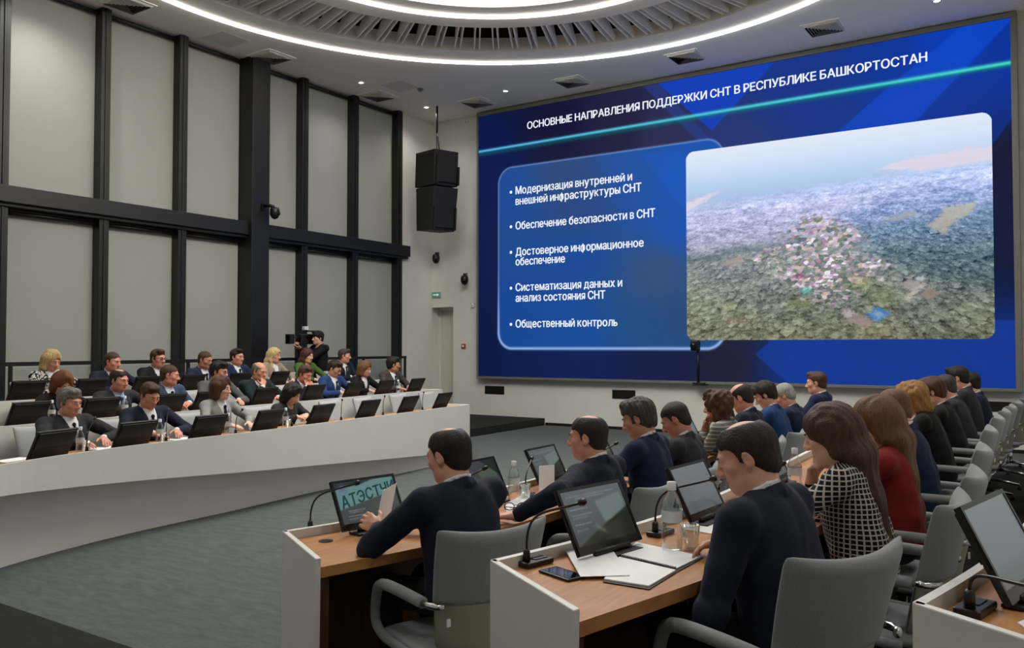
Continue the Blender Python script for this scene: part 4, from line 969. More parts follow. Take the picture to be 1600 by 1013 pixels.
def build_chair(fab, label):
    e = empty('conference_chair', (0, 0, 0), 0, label, 'chair', 'conference chairs at the desks')
    back_slab(0.0, 0.47, 0.012, 0.026).build('back_shell', M_SHELL, e, smooth=True, recalc=True, sub=1)
    back_slab(0.42, 1.0, 0.034, 0.036, grow=0.007).build('backrest', fab, e, smooth=True, recalc=True, sub=1)
    back_slab(0.03, 0.44, 0.034, -0.012, round_top=False, grow=-0.012).build('back_pad', fab, e, smooth=True, recalc=True)
    m = MB(); rings = []
    for y, hw, z0, z1 in ((-0.245, 0.17, 0.39, 0.42), (-0.2, 0.215, 0.38, 0.436), (-0.05, 0.235, 0.375, 0.434), (0.12, 0.24, 0.38, 0.438), (0.21, 0.232, 0.385, 0.436), (0.245, 0.21, 0.39, 0.424)):
        rings.append([(hw * math.copysign(abs(math.cos(t)) ** 0.5, math.cos(t)), y, (z0 + z1) / 2 + (z1 - z0) / 2 * math.copysign(abs(math.sin(t)) ** 0.6, math.sin(t))) for t in np.linspace(0, 2 * PI, 20, endpoint=False)])
    m.loft(rings); m.build('seat', fab, e, smooth=True, recalc=True)
    m = MB(); m.box((-0.15, -0.17, 0.345), (0.15, 0.14, 0.384)); m.build('seat_pan', M_BLACKP, e, bevel=0.01)
    for s in (-1, 1):
        m = MB(); m.tube(*smooth_path([(s * 0.268, -0.20, 0.640), (s * 0.272, -0.06, 0.644), (s * 0.272, 0.10, 0.640), (s * 0.272, 0.16, 0.622), (s * 0.270, 0.185, 0.585), (s * 0.268, 0.205, 0.51), (s * 0.266, 0.195, 0.46), (s * 0.262, 0.14, 0.425), (s * 0.255, 0.0, 0.41), (s * 0.25, -0.16, 0.405)], [0.022, 0.023, 0.023, 0.022, 0.021, 0.02, 0.02, 0.02, 0.019, 0.018]), 12); m.build('armrest', fab, e, smooth=True)
        m = MB(); m.tube([(s * 0.268, -0.195, 0.640), (s * 0.266, -0.24, 0.639), (s * 0.252, -0.268, 0.638), (s * 0.225, -0.285, 0.637)], 0.013, 10); m.build('arm_bracket', M_CHROME, e, smooth=True)
    m = MB(); m.lathe([(0.03, 0.075), (0.03, 0.20), (0.02, 0.21), (0.02, 0.345)], 16); m.build('column', M_CHROME, e, smooth=True)
    for k in range(4):
        a = k * PI / 2; c, s = math.cos(a), math.sin(a)
        m = MB(); m.tube([(0.02 * c, 0.02 * s, 0.095), (0.18 * c, 0.18 * s, 0.075), (0.31 * c, 0.31 * s, 0.052)], [0.02, 0.016, 0.012], 8); lg = m.build('base_leg', M_CHROME, e, smooth=True)
        m = MB(); m.lathe([(0.0, 0.0), (0.02, 0.0), (0.022, 0.012), (0.012, 0.03), (0.012, 0.05)], 12, (0.305 * c, 0.305 * s, 0.0)); m.build('glide', M_BLACKP, lg, smooth=True)
    m = MB(); m.box((-0.218, -0.296, 0.565), (-0.204, -0.288, 0.592)); m.build('tag', mat('white fabric tag', (220, 220, 220), 0.8, var=0.02), e)
    return e
CH_G = build_chair(M_FAB, 'x'); CH_L = build_chair(M_FABL, 'x')
_used = set()
def chair(row, u, off, label, turn=0.0, light=False):
    src = CH_L if light else CH_G
    if src.name in _used: c = copy_tree(src)
    else: c = src; _used.add(src.name)
    p = row.pos(u, off); c.location = (p[0], p[1], row.z); c.rotation_euler = (0, 0, row.face(u) - PI / 2 + turn); c['label'] = label
    return c

# ------------------------------------------------------------------ guard rail behind the rear left row
ROFF = 1.72
ra, rb = 0.6, ROW_L3.at_px(634, ROFF, 1.4)
rail = empty('guard_rail', tuple(ROW_L3.pos(4.0, ROFF)) + (ROW_L3.z,), 0, 'long black metal guard rail behind the rear left row', 'railing')
RL = rail.location; RZ = ROW_L3.z
shifted(strip(ROW_L3, ra, rb, ROFF - 0.025, ROFF + 0.025, RZ + 1.09, RZ + 1.14), RL).build('top_rail', M_BLACK, rail, recalc=True)
shifted(strip(ROW_L3, ra, rb, ROFF - 0.02, ROFF + 0.02, RZ + 0.10, RZ + 0.13), RL).build('bottom_rail', M_BLACK, rail, recalc=True)
posts = np.linspace(ra + 0.02, rb - 0.02, 10)
for u in posts: shifted(strip(ROW_L3, u - 0.02, u + 0.02, ROFF - 0.02, ROFF + 0.02, RZ + 0.001, RZ + 1.09), RL).build('post', M_BLACK, rail, recalc=True)
for u0, u1 in zip(posts[:-1], posts[1:]): shifted(strip(ROW_L3, u0 + 0.03, u1 - 0.03, ROFF - 0.004, ROFF + 0.004, RZ + 0.14, RZ + 1.07, step=0.4), RL).build('glass_panel', thin_glass('rail glass', 0.9) if 'rail glass' not in MATS else MATS['rail glass'], rail, recalc=True)

# ------------------------------------------------------------------ hanging loudspeakers
q = at_h(683, 166, CEIL); SXp, SYp = q[0], q[1]
sp = empty('hanging_line_array', (SXp, SYp, 4.05), math.radians(-20), 'two black loudspeaker cabinets hanging from the ceiling in the corner', 'loudspeaker')
M_SPK = mat('black speaker cabinet', (17, 17, 18), 0.6, var=0.1, scale=80, bump=0.1, bscale=300)
M_GRI = mat('black speaker grille', (10, 10, 11), 0.7, var=0.4, scale=400)
def cabinet(z, tilt, w, h, d, slope):
    R = Matrix.Translation((0, 0, z)) @ Matrix.Rotation(tilt, 4, 'Y')
    m = MB(); P = [(-w / 2, 0), (w / 2, 0), (w / 2 - slope, -h), (-w / 2 + slope, -h)]
    pts = [(x, y, zz) for y in (-d / 2, d / 2) for x, zz in P]
    m.add([tuple(R @ Vector(p)) for p in pts], [(0, 1, 2, 3), (7, 6, 5, 4), (0, 4, 5, 1), (1, 5, 6, 2), (2, 6, 7, 3), (3, 7, 4, 0)])
    c = m.build('cabinet', M_SPK, sp, recalc=True, bevel=0.012)
    m = MB(); m.box((w / 2 - slope - 0.02, -d / 2 + 0.05, -h + 0.06), (w / 2 + 0.05 - slope, d / 2 - 0.05, -0.10)); m.v = [tuple(R @ Vector(v)) for v in m.v]; m.build('grille', M_GRI, c, bevel=0.01)
    for y0, y1 in ((-d / 2 + 0.02, -d / 2 + 0.05), (d / 2 - 0.05, d / 2 - 0.02)):
        m = MB(); m.box((w / 2 - slope - 0.05, y0, -h + 0.02), (w / 2 - slope + 0.10, y1, -h * 0.45)); m.v = [tuple(R @ Vector(v)) for v in m.v]; m.build('horn_flange', M_SPK, c)
    m = MB(); m.box((-w / 2 + 0.02, -d / 2 - 0.006, -0.07), (w / 2 - 0.04, -d / 2 - 0.001, -0.03)); m.v = [tuple(R @ Vector(v)) for v in m.v]; m.build('rigging_bar', M_CABLE, c)
ztop = at_x(683, 239, SXp)[2] - 4.05
cabinet(ztop, math.radians(3), 0.78, 0.73, 0.58, 0.0)
cabinet(ztop - 0.76, math.radians(4), 0.76, 0.90, 0.58, 0.09)
m = MB(); m.tube([(0, 0, CEIL - 4.05), (0, 0, ztop + 0.42)], 0.022, 10); m.build('rod', M_CABLE, sp, smooth=True)
m = MB(); m.tube([(0, 0, ztop + 0.45), (0.10, 0, ztop + 0.02)], 0.012, 8); m.tube([(0, 0, ztop + 0.45), (-0.02, 0, ztop + 0.3), (0.0, 0, ztop + 0.02)], 0.009, 8); m.build('chain', M_CABLE, sp, smooth=True)

# ------------------------------------------------------------------ wall devices
def ptz(loc, rz, label, dist=0.0):
    e = empty('dome_camera', loc, rz, label, 'camera', 'black swivel cameras')
    m = MB(); m.cbox((0, -0.01, 0.10), (0.12, 0.018, 0.12)); m.build('wall_plate', M_BLACKP, e, bevel=0.003)
    m = MB(); m.tube([(0, -0.02, 0.12), (0, -0.14, 0.12), (0, -0.2, 0.10)], 0.03, 10); m.build('arm', M_BLACKP, e, smooth=True)
    m = MB(); m.lathe([(0.0, -0.125), (0.055, -0.10), (0.085, -0.04), (0.085, 0.04), (0.07, 0.085), (0.0, 0.09)], 18, (0, -0.22, 0.0)); m.build('head', M_BLACKP, e, smooth=True)
    m = MB(); m.lathe([(0.0, 0.0), (0.035, 0.0), (0.03, 0.012), (0.0, 0.014)], 14); R = Matrix.Translation((0, -0.30, -0.02)) @ Matrix.Rotation(PI / 2, 4, 'X'); m.v = [tuple(R @ Vector(v)) for v in m.v]; m.build('lens', mat('camera lens glass', (20, 22, 30), 0.05, var=0), e, smooth=True)
q = at_y(684, 402, YW); ptz((q[0], YW - 0.001, q[2] - 0.05), 0.5, 'black swivel camera on the wall under the hanging speakers')
q = at_y(728, 435, YW); ptz((q[0], YW - 0.001, q[2] - 0.05), 0.5, 'black swivel camera on the wall left of the screen')
q = at_x(404, 327, XL + 0.24); ptz((XL + 0.241, q[1] + 0.1, q[2] - 0.05), PI / 2 + 0.4, 'black swivel camera on the wide black column')
q = at_y(683, 461, YW)
e = empty('exit_sign', (q[0], YW - 0.001, q[2]), 0, 'small green and white exit sign above the door', 'sign')
m = MB(); m.box((-0.13, -0.03, -0.065), (0.13, 0, 0.065)); m.build('sign_box', mat('sign casing', (190, 196, 192), 0.5, var=0.02), e, bevel=0.004)
m = MB(); m.box((-0.12, -0.033, -0.055), (0.12, -0.031, 0.055)); m.build('sign_face', emit('green sign face', (60, 120, 96), 0.8), e)
m = MB(); m.box((-0.09, -0.035, -0.012), (0.03, -0.034, 0.012)); m.add([(0.02, -0.0345, -0.035), (0.09, -0.0345, 0.0), (0.02, -0.0345, 0.035)], [(0, 1, 2)]); m.build('arrow', emit('white sign arrow', (220, 228, 222), 0.8), e)
q = at_y(725, 541, YW)
e = empty('fire_call_point', (q[0], YW - 0.001, q[2]), 0, 'small red fire alarm call point on the wall', 'fire alarm')
m = MB(); m.box((-0.05, -0.035, -0.05), (0.05, 0, 0.05)); m.build('red_casing', mat('red alarm plastic', (168, 36, 34), 0.4, var=0.03), e, bevel=0.006)
m = MB(); m.box((-0.028, -0.038, -0.02), (0.028, -0.0355, 0.025)); m.build('press_plate', mat('white alarm plate', (220, 216, 210), 0.5, var=0.02), e)
q = at_y(740, 477, YW)
e = empty('wall_sensor', (q[0], YW - 0.001, q[2]), 0, 'small white sensor on the wall beside the screen', 'sensor')
m = MB(); m.box((-0.04, -0.04, -0.055), (0.04, 0, 0.055)); m.build('housing', M_WHITE, e, bevel=0.012)
m = MB(); m.ell((0, -0.042, 0.01), (0.025, 0.02, 0.025), 12, 8); m.build('lens', mat('sensor lens', (230, 230, 226), 0.3, var=0), e, smooth=True)
q = at_y(730, 190, YW)
e = empty('wall_indicator', (q[0], YW - 0.001, q[2]), 0, 'tiny round white device high on the wall left of the screen', 'sensor')
R = Matrix.Rotation(PI / 2, 4, 'X')
m = MB(); m.lathe([(0.0, 0.0), (0.04, 0.0), (0.036, 0.03), (0.0, 0.032)], 14); m.v = [tuple(R @ Vector(v)) for v in m.v]; m.build('housing', M_WHITE, e, smooth=True)
for (x0, y0, x1, y1), w in (((758, 601, 788, 613), 'under the left end of the screen'), ((957, 609.5, 993, 621.5), 'under the screen, second from the left'), ((1537, 630, 1582, 642), 'under the right end of the screen')):
    a, b = at_y(x0, y0, YW), at_y(x1, y1, YW); z0, z1 = b[2], a[2]
    if x0 > 1500: z0, z1 = 0.62, 0.77
    else: z0, z1 = 0.60, 0.77
    e = empty('wall_vent', ((a[0] + b[0]) / 2, YW - 0.0005, z0), 0, 'black rectangular wall vent ' + w, 'vent', 'black vents under the screen')
    w_ = (b[0] - a[0]) / 2; h = z1 - z0
    m = MB(); m.box((-w_, -0.012, 0), (w_, -0.001, h)); m.build('plate', M_BLACK, e)
    m = MB(); [m.box((-w_ + 0.02, -0.018, h * (i + 0.3) / 5), (w_ - 0.02, -0.0125, h * (i + 0.55) / 5)) for i in range(5)]; m.build('slat', M_BLACKP, e)
q = at_y(1091, 598, SY - 0.09); t = at_y(1084, 540, SY - 0.09)
e = empty('camera_on_pole', (q[0], SY - 0.09, SZ0 - 0.05), 0, 'small black camera on a thin pole before the bottom of the screen', 'camera')
m = MB(); m.box((-0.09, -0.05, 0.0), (0.12, 0.055, 0.03)); m.box((-0.09, -0.05, -0.022), (0.12, 0.20, -0.002)); m.build('bracket', M_BLACK, e, bevel=0.004)
h = t[2] - SZ0 + 0.05
m = MB(); m.tube([(0, 0, 0.03), (0, 0, h)], 0.022, 10); m.build('pole', M_BLACK, e, smooth=True)
m = MB(); m.cbox((-0.03, -0.05, h + 0.0), (0.15, 0.16, 0.20)); m.build('camera_body', M_BLACKP, e, bevel=0.03)
m = MB(); m.lathe([(0.0, 0.0), (0.05, 0.0), (0.055, 0.06), (0.0, 0.061)], 16); R = Matrix.Translation((-0.03, -0.125, h)) @ Matrix.Rotation(PI / 2, 4, 'X'); m.v = [tuple(R @ Vector(v)) for v in m.v]; m.build('lens', mat('camera lens glass', (20, 22, 30), 0.05, var=0), e, smooth=True)
# ------------------------------------------------------------------ people: smooth surfaces grown from a distance field
class Field:
    """A distance field on a grid; parts are joined smoothly and the surface is drawn as one closed mesh."""
    def __init__(s, lo, hi, h):
        s.lo = np.array(lo, np.float32); s.h = h; s.n = np.ceil((np.array(hi) - s.lo) / h).astype(int) + 1
        s.f = np.full(s.n, 0.5, np.float32)
    def block(s, lo, hi):
        a = np.clip(np.floor((np.array(lo) - s.lo) / s.h).astype(int), 0, s.n - 1); b = np.clip(np.ceil((np.array(hi) - s.lo) / s.h).astype(int) + 1, 1, s.n)
        if (b <= a).any(): return None
        ax = [s.lo[i] + s.h * np.arange(a[i], b[i], dtype=np.float32) for i in range(3)]
        return tuple(slice(a[i], b[i]) for i in range(3)), ax[0][:, None, None], ax[1][None, :, None], ax[2][None, None, :]
    def put(s, sl, d, k, op):
        f = s.f[sl]
        if op == 'u':
            if k > 0:
                h = np.clip(0.5 + 0.5 * (d - f) / k, 0, 1); s.f[sl] = d + (f - d) * h - k * h * (1 - h)
            else: s.f[sl] = np.minimum(f, d)
        elif op == 's':
            d = -d
            if k > 0:
                h = np.clip(0.5 - 0.5 * (d - f) / k, 0, 1); s.f[sl] = d + (f - d) * h + k * h * (1 - h)
            else: s.f[sl] = np.maximum(f, d)
    def cap(s, a, b, ra, rb=None, k=0.02, op='u', flat=None, fs=1.0):
        """A tapered capsule; flat/fs squeezes it along the direction flat to fs of its width."""
        rb = ra if rb is None else rb; a = np.array(a, np.float32); b = np.array(b, np.float32); m = max(ra, rb) + max(k, s.h) + 2 * s.h
        B = s.block(np.minimum(a, b) - m, np.maximum(a, b) + m)
        if B is None: return
        sl, X, Y, Z = B; d = b - a; L2 = float(d @ d) + 1e-9
        px, py, pz = X - a[0], Y - a[1], Z - a[2]
        t = np.clip((px * d[0] + py * d[1] + pz * d[2]) / L2, 0, 1)
        qx, qy, qz = px - t * d[0], py - t * d[1], pz - t * d[2]
        if flat is not None:
            n = np.array(flat, np.float32); n /= np.linalg.norm(n); q = qx * n[0] + qy * n[1] + qz * n[2]; e = 1 / fs - 1
            qx, qy, qz = qx + n[0] * q * e, qy + n[1] * q * e, qz + n[2] * q * e
        r = ra + (rb - ra) * t; l = np.sqrt(qx * qx + qy * qy + qz * qz) - r
        s.put(sl, l * (1.0 if flat is None else 0.5 + 0.5 * fs), k, op)
    def ell(s, c, r, R=None, k=0.02, op='u'):
        c = np.array(c, np.float32); r = np.array(r, np.float32); m = (max(r) if R is not None else r) + max(k, s.h) + 2 * s.h
        B = s.block(c - m, c + m)
        if B is None: return
        sl, X, Y, Z = B; px, py, pz = X - c[0], Y - c[1], Z - c[2]
        if R is not None:
            R = np.array(R, np.float32)
            px, py, pz = px * R[0, 0] + py * R[1, 0] + pz * R[2, 0], px * R[0, 1] + py * R[1, 1] + pz * R[2, 1], px * R[0, 2] + py * R[1, 2] + pz * R[2, 2]
        u, v, w = px / r[0], py / r[1], pz / r[2]; k0 = np.sqrt(u * u + v * v + w * w)
        k1 = np.sqrt((u / r[0]) ** 2 + (v / r[1]) ** 2 + (w / r[2]) ** 2) + 1e-9
        s.put(sl, k0 * (k0 - 1) / k1, k, op)
    def func(s, lo, hi, fn, k=0.0, op='s'):
        B = s.block(lo, hi)
        if B is None: return
        sl, X, Y, Z = B; s.put(sl, fn(X, Y, Z).astype(np.float32), k, op)
    def mesh(s):
        f = s.f; g = f < 0
        g[0], g[-1], g[:, 0], g[:, -1], g[:, :, 0], g[:, :, -1] = False, False, False, False, False, False
        f = np.where(g, f, np.maximum(f, 1e-4))
        c = [g[i:g.shape[0] - 1 + i, j:g.shape[1] - 1 + j, k:g.shape[2] - 1 + k] for i in (0, 1) for j in (0, 1) for k in (0, 1)]
        o = c[0].copy(); a = c[0].copy()
        for q in c[1:]: o |= q; a &= q
        I = np.argwhere(o & ~a)
        if len(I) == 0: return np.zeros((0, 3)), np.zeros((0, 4), int)
        off = np.array([(i, j, k) for i in (0, 1) for j in (0, 1) for k in (0, 1)])
        V = np.stack([f[I[:, 0] + p[0], I[:, 1] + p[1], I[:, 2] + p[2]] for p in off], 1)
        E = [(0, 1), (2, 3), (4, 5), (6, 7), (0, 2), (1, 3), (4, 6), (5, 7), (0, 4), (1, 5), (2, 6), (3, 7)]
        acc = np.zeros((len(I), 3)); cnt = np.zeros(len(I))
        for p, q in E:
            m = (V[:, p] < 0) != (V[:, q] < 0); t = np.where(m, V[:, p] / (V[:, p] - V[:, q] + 1e-12), 0)
            acc += np.where(m[:, None], off[p] + t[:, None] * (off[q] - off[p]), 0); cnt += m
        P = s.lo + s.h * (I + acc / np.maximum(cnt, 1)[:, None])
        idx = np.full(o.shape, -1, np.int32); idx[I[:, 0], I[:, 1], I[:, 2]] = np.arange(len(I))
        Q = []
        for ax in range(3):
            A = [slice(None)] * 3; Bx = [slice(None)] * 3; A[ax] = slice(0, -1); Bx[ax] = slice(1, None)
            m = g[tuple(A)] != g[tuple(Bx)]; K = np.argwhere(m)
            K = K[(K > 0).all(1) & (K < np.array(g.shape) - 1).all(1)]
            s0 = g[K[:, 0], K[:, 1], K[:, 2]]; e1, e2 = [(1, 2), (2, 0), (0, 1)][ax]
            def at(d1, d2):
                T = K.copy(); T[:, e1] -= d1; T[:, e2] -= d2; return idx[T[:, 0], T[:, 1], T[:, 2]]
            q = np.stack([at(1, 1), at(0, 1), at(0, 0), at(1, 0)], 1); q[~s0] = q[~s0][:, ::-1]; Q.append(q)
        Q = np.concatenate(Q); Q = Q[(Q >= 0).all(1)]
        return P, Q
def relax(P, Q, it=1, w=0.5):
    for _ in range(it):
        S = np.zeros_like(P); N = np.zeros(len(P))
        for a, b in ((0, 1), (1, 2), (2, 3), (3, 0)):
            np.add.at(S, Q[:, a], P[Q[:, b]]); np.add.at(N, Q[:, a], 1); np.add.at(S, Q[:, b], P[Q[:, a]]); np.add.at(N, Q[:, b], 1)
        P = P * (1 - w) + w * S / np.maximum(N, 1)[:, None]
    return P
def normals(P, Q):
    n = np.cross(P[Q[:, 2]] - P[Q[:, 0]], P[Q[:, 3]] - P[Q[:, 1]]); N = np.zeros_like(P)
    for i in range(4): np.add.at(N, Q[:, i], n)
    return N / (np.linalg.norm(N, axis=1)[:, None] + 1e-12)
def waves(P, freq, seed, n=7):
    r = np.random.default_rng(seed); t = np.zeros(len(P))
    for _ in range(n):
        d = r.normal(size=3) * np.array(freq); t += np.sin(P @ d + r.uniform(0, 6.28))
    return t / n ** 0.5
def mesh_obj(name, P, Q, mats, parent=None, mi=None):
    me = bpy.data.meshes.new(name)
    me.vertices.add(len(P)); me.vertices.foreach_set('co', np.asarray(P, np.float32).reshape(-1))
    me.loops.add(len(Q) * 4); me.loops.foreach_set('vertex_index', np.asarray(Q, np.int32).reshape(-1))
    me.polygons.add(len(Q)); me.polygons.foreach_set('loop_start', np.arange(0, len(Q) * 4, 4, dtype=np.int32))
    me.update(); me.validate()
    for m in (mats if isinstance(mats, (list, tuple)) else [mats]): me.materials.append(m)
    if mi is not None: me.polygons.foreach_set('material_index', np.asarray(mi, np.int32))
    me.polygons.foreach_set('use_smooth', np.ones(len(me.polygons), bool))
    o = bpy.data.objects.new(name, me); COL.objects.link(o)
    if parent is not None: o.parent = parent
    return o
def unit(v): v = np.array(v, float); return v / (np.linalg.norm(v) + 1e-12)
def rotm(yaw=0, pitch=0, roll=0):
    """Head turn: yaw + to the person's left, pitch + looking down, roll + to the right shoulder (degrees)."""
    return np.array(Euler((math.radians(-pitch), math.radians(roll), math.radians(yaw)), 'XYZ').to_matrix())
    
def skin_mat(name, rgb):
    if name in MATS: return MATS[name]
    m = mat(name, rgb, 0.5, var=0.07, scale=28, bump=0.05, bscale=180)
    b = m.node_tree.nodes['Principled BSDF']; b.inputs['Subsurface Weight'].default_value = 0.12
    b.inputs['Subsurface Radius'].default_value = (0.01, 0.004, 0.002); return m
SK = {'fair': skin_mat('fair skin', (206, 154, 130)), 'pink': skin_mat('ruddy skin', (204, 142, 120)), 'tan': skin_mat('tan skin', (182, 128, 102)), 'pale': skin_mat('pale skin', (216, 172, 150))}
M_LIP = mat('lips', (176, 108, 96), 0.45, var=0.05)
M_EYEW = mat('eye white', (205, 200, 195), 0.25, var=0.02); M_IRIS = mat('dark iris', (38, 28, 22), 0.15, var=0.1)
def hair_mat(name, rgb, var=0.35, rough=0.5):
    return mat('hair ' + name, rgb, rough, var=var, scale=26, bump=0.6, bscale=60, stretch=(5, 5, 0.6), spec=0.35)
HR = {'black': hair_mat('black', (24, 19, 16)), 'darkbrown': hair_mat('dark brown', (40, 28, 21)), 'brown': hair_mat('brown', (72, 48, 32)), 'lightbrown': hair_mat('light brown', (104, 72, 44)), 'grey': hair_mat('grey', (112, 108, 102)), 'darkgrey': hair_mat('dark grey', (62, 58, 54)), 'white': hair_mat('silver', (150, 148, 142)), 'blonde': hair_mat('blonde', (194, 170, 120)), 'golden': hair_mat('golden', (150, 108, 56)), 'auburn': hair_mat('auburn', (106, 62, 36)), 'reddish': hair_mat('reddish brown', (78, 44, 32))}
def cloth(name, rgb, var=0.12):
    return mat('cloth ' + name, rgb, 0.85, var=var, scale=240, bump=0.12, bscale=420, sheen=0.03, spec=0.25)
CL = {'navy': cloth('navy wool', (22, 27, 46)), 'navy2': cloth('bright navy wool', (23, 33, 60)), 'blue': cloth('blue wool', (32, 58, 104)), 'black': cloth('black wool', (17, 17, 19)), 'charcoal': cloth('charcoal wool', (42, 43, 46)), 'grey': cloth('grey wool', (84, 85, 84)), 'lightgrey': cloth('pale grey tweed', (138, 140, 136), 0.2), 'slate': cloth('slate blue cloth', (54, 70, 90)), 'green': cloth('green uniform cloth', (22, 40, 40)), 'brownish': cloth('brown grey wool', (64, 56, 52)), 'red': cloth('dark red knit', (120, 26, 26)), 'olive': cloth('green knit', (66, 98, 44)), 'white': cloth('white cotton', (214, 216, 220), 0.02), 'paleblue': cloth('pale blue cotton', (160, 178, 206), 0.03), 'beige': cloth('beige cloth', (146, 132, 112)), 'tieb': cloth('navy tie silk', (26, 30, 46)), 'tieg': cloth('blue grey tie silk', (70, 84, 110)), 'trousers': cloth('dark trouser wool', (18, 19, 24))}
def pattern_mat(name, kind):
    m, nt, b = new_mat(name); b.inputs['Roughness'].default_value = 0.9; b.inputs['Specular IOR Level'].default_value = 0.2
    tc = nt.nodes.new('ShaderNodeTexCoord'); sp = nt.nodes.new('ShaderNodeSeparateXYZ'); nt.links.new(tc.outputs['Object'], sp.inputs[0])
    def node(op, a, bb=None):
        n = nt.nodes.new('ShaderNodeMath'); n.operation = op
        for i, v in enumerate((a, bb)):
            if v is None: continue
            if isinstance(v, (int, float)): n.inputs[i].default_value = v
            else: nt.links.new(v, n.inputs[i])
        return n.outputs[0]
    if kind == 'check':
        def line(ch, off=0.0, period=0.019, width=0.26):
            return node('LESS_THAN', node('FRACT', node('ADD', node('DIVIDE', ch, period), off)), width)
        hor = node('MULTIPLY', node('ARCTAN2', sp.outputs[0], node('ADD', sp.outputs[1], -0.12)), 0.17)
        l = node('MAXIMUM', line(hor), line(sp.outputs[2], 0.3))
        br = node('GREATER_THAN', node('FRACT', node('DIVIDE', node('ADD', hor, sp.outputs[2]), 0.0068)), 0.28)
        fac = node('MULTIPLY', l, node('ADD', node('MULTIPLY', br, 0.35), 0.65)); c0, c1 = (20, 19, 20), (186, 178, 168)
    elif kind == 'blotch':
        nz = nt.nodes.new('ShaderNodeTexNoise'); nz.inputs['Scale'].default_value = 34; nz.inputs['Detail'].default_value = 2; nt.links.new(tc.outputs['Object'], nz.inputs['Vector'])
        fac = node('GREATER_THAN', nz.outputs['Fac'], 0.5); c0, c1 = (32, 31, 31), (190, 186, 178)
    else:
        l = node('LESS_THAN', node('FRACT', node('DIVIDE', sp.outputs[2], 0.030)), 0.32)
        nz = nt.nodes.new('ShaderNodeTexNoise'); nz.inputs['Scale'].default_value = 160; nt.links.new(tc.outputs['Object'], nz.inputs['Vector'])
        fac = node('ADD', node('MULTIPLY', l, 0.6), node('MULTIPLY', nz.outputs['Fac'], 0.4)); c0, c1 = (70, 68, 64), (170, 166, 158)
    mx = nt.nodes.new('ShaderNodeMix'); mx.data_type = 'RGBA'; nt.links.new(fac, mx.inputs[0])
    mx.inputs[6].default_value = srgb(c0) + (1,); mx.inputs[7].default_value = srgb(c1) + (1,); nt.links.new(mx.outputs[2], b.inputs['Base Color']); return m
CL['check'] = pattern_mat('black and white checked tweed', 'check'); CL['blotch'] = pattern_mat('black and white mottled cloth', 'blotch'); CL['stripe'] = pattern_mat('grey striped knit', 'stripe')
M_SHOE = mat('black shoe leather', (14, 13, 13), 0.35, var=0.1)

def ik(S, W, l1, l2, hint):
    S, W = np.array(S, float), np.array(W, float); d = W - S; L = np.linalg.norm(d)
    if L > (l1 + l2) * 0.985: W = S + d / L * (l1 + l2) * 0.985; d = W - S; L = np.linalg.norm(d)
    a = (l1 * l1 - l2 * l2 + L * L) / (2 * L); hgt = math.sqrt(max(l1 * l1 - a * a, 1e-6)); u = d / L
    v = np.array(hint, float); v = v - u * (v @ u); v = unit(v); return S + u * a + v * hgt, W
def hand(f, W, d, n, side, curl, s=1.0, spread=0.0):
    """Palm, four separate fingers and a thumb growing out of the wrist W; d points along the fingers, n out of the palm."""
    d = unit(d); n = np.array(n, float); n = unit(n - d * (n @ d)); t = -side * np.cross(n, d)
    bases = []
    for i in range(4):
        bases.append(W + d * (0.086 - 0.005 * abs(i - 1)) * s + t * (0.030 - 0.0205 * i) * s)
    f.cap(W - d * 0.01, W + d * 0.02, 0.026 * s, 0.026 * s, 0.015, flat=n, fs=0.72)
    for i, b in enumerate(bases): f.cap(W + d * 0.02 * s + t * (0.016 - 0.011 * i) * s, b, 0.0155 * s, 0.0115 * s, 0.012)
    for i, b in enumerate(bases):
        L = (0.073, 0.081, 0.075, 0.060)[i] * s; r = (0.0088, 0.0092, 0.0088, 0.0078)[i] * s
        c = curl if not hasattr(curl, '__len__') else curl[i]; ang = 0.0; p = b; fd = unit(d + t * spread * (0.12 - 0.08 * i))
        for j, (q, da) in enumerate(((0.46, 0.75), (0.30, 0.95), (0.24, 0.6))):
            ang += c * da; e = p + (fd * math.cos(ang) + n * math.sin(ang)) * L * q
            f.cap(p, e, r * (1 - 0.09 * j), r * (0.93 - 0.09 * j), 0.004); p = e
    p = W + d * 0.022 * s + t * 0.026 * s; e = p + unit(d * 0.62 + t * 0.75 + n * 0.25) * 0.040 * s
    f.cap(p, e, 0.0145 * s, 0.0105 * s, 0.012); e2 = e + unit(d * 0.85 + t * 0.35 + n * (0.25 + 0.3 * (np.mean(curl)))) * 0.032 * s; f.cap(e, e2, 0.0102 * s, 0.0085 * s, 0.004)

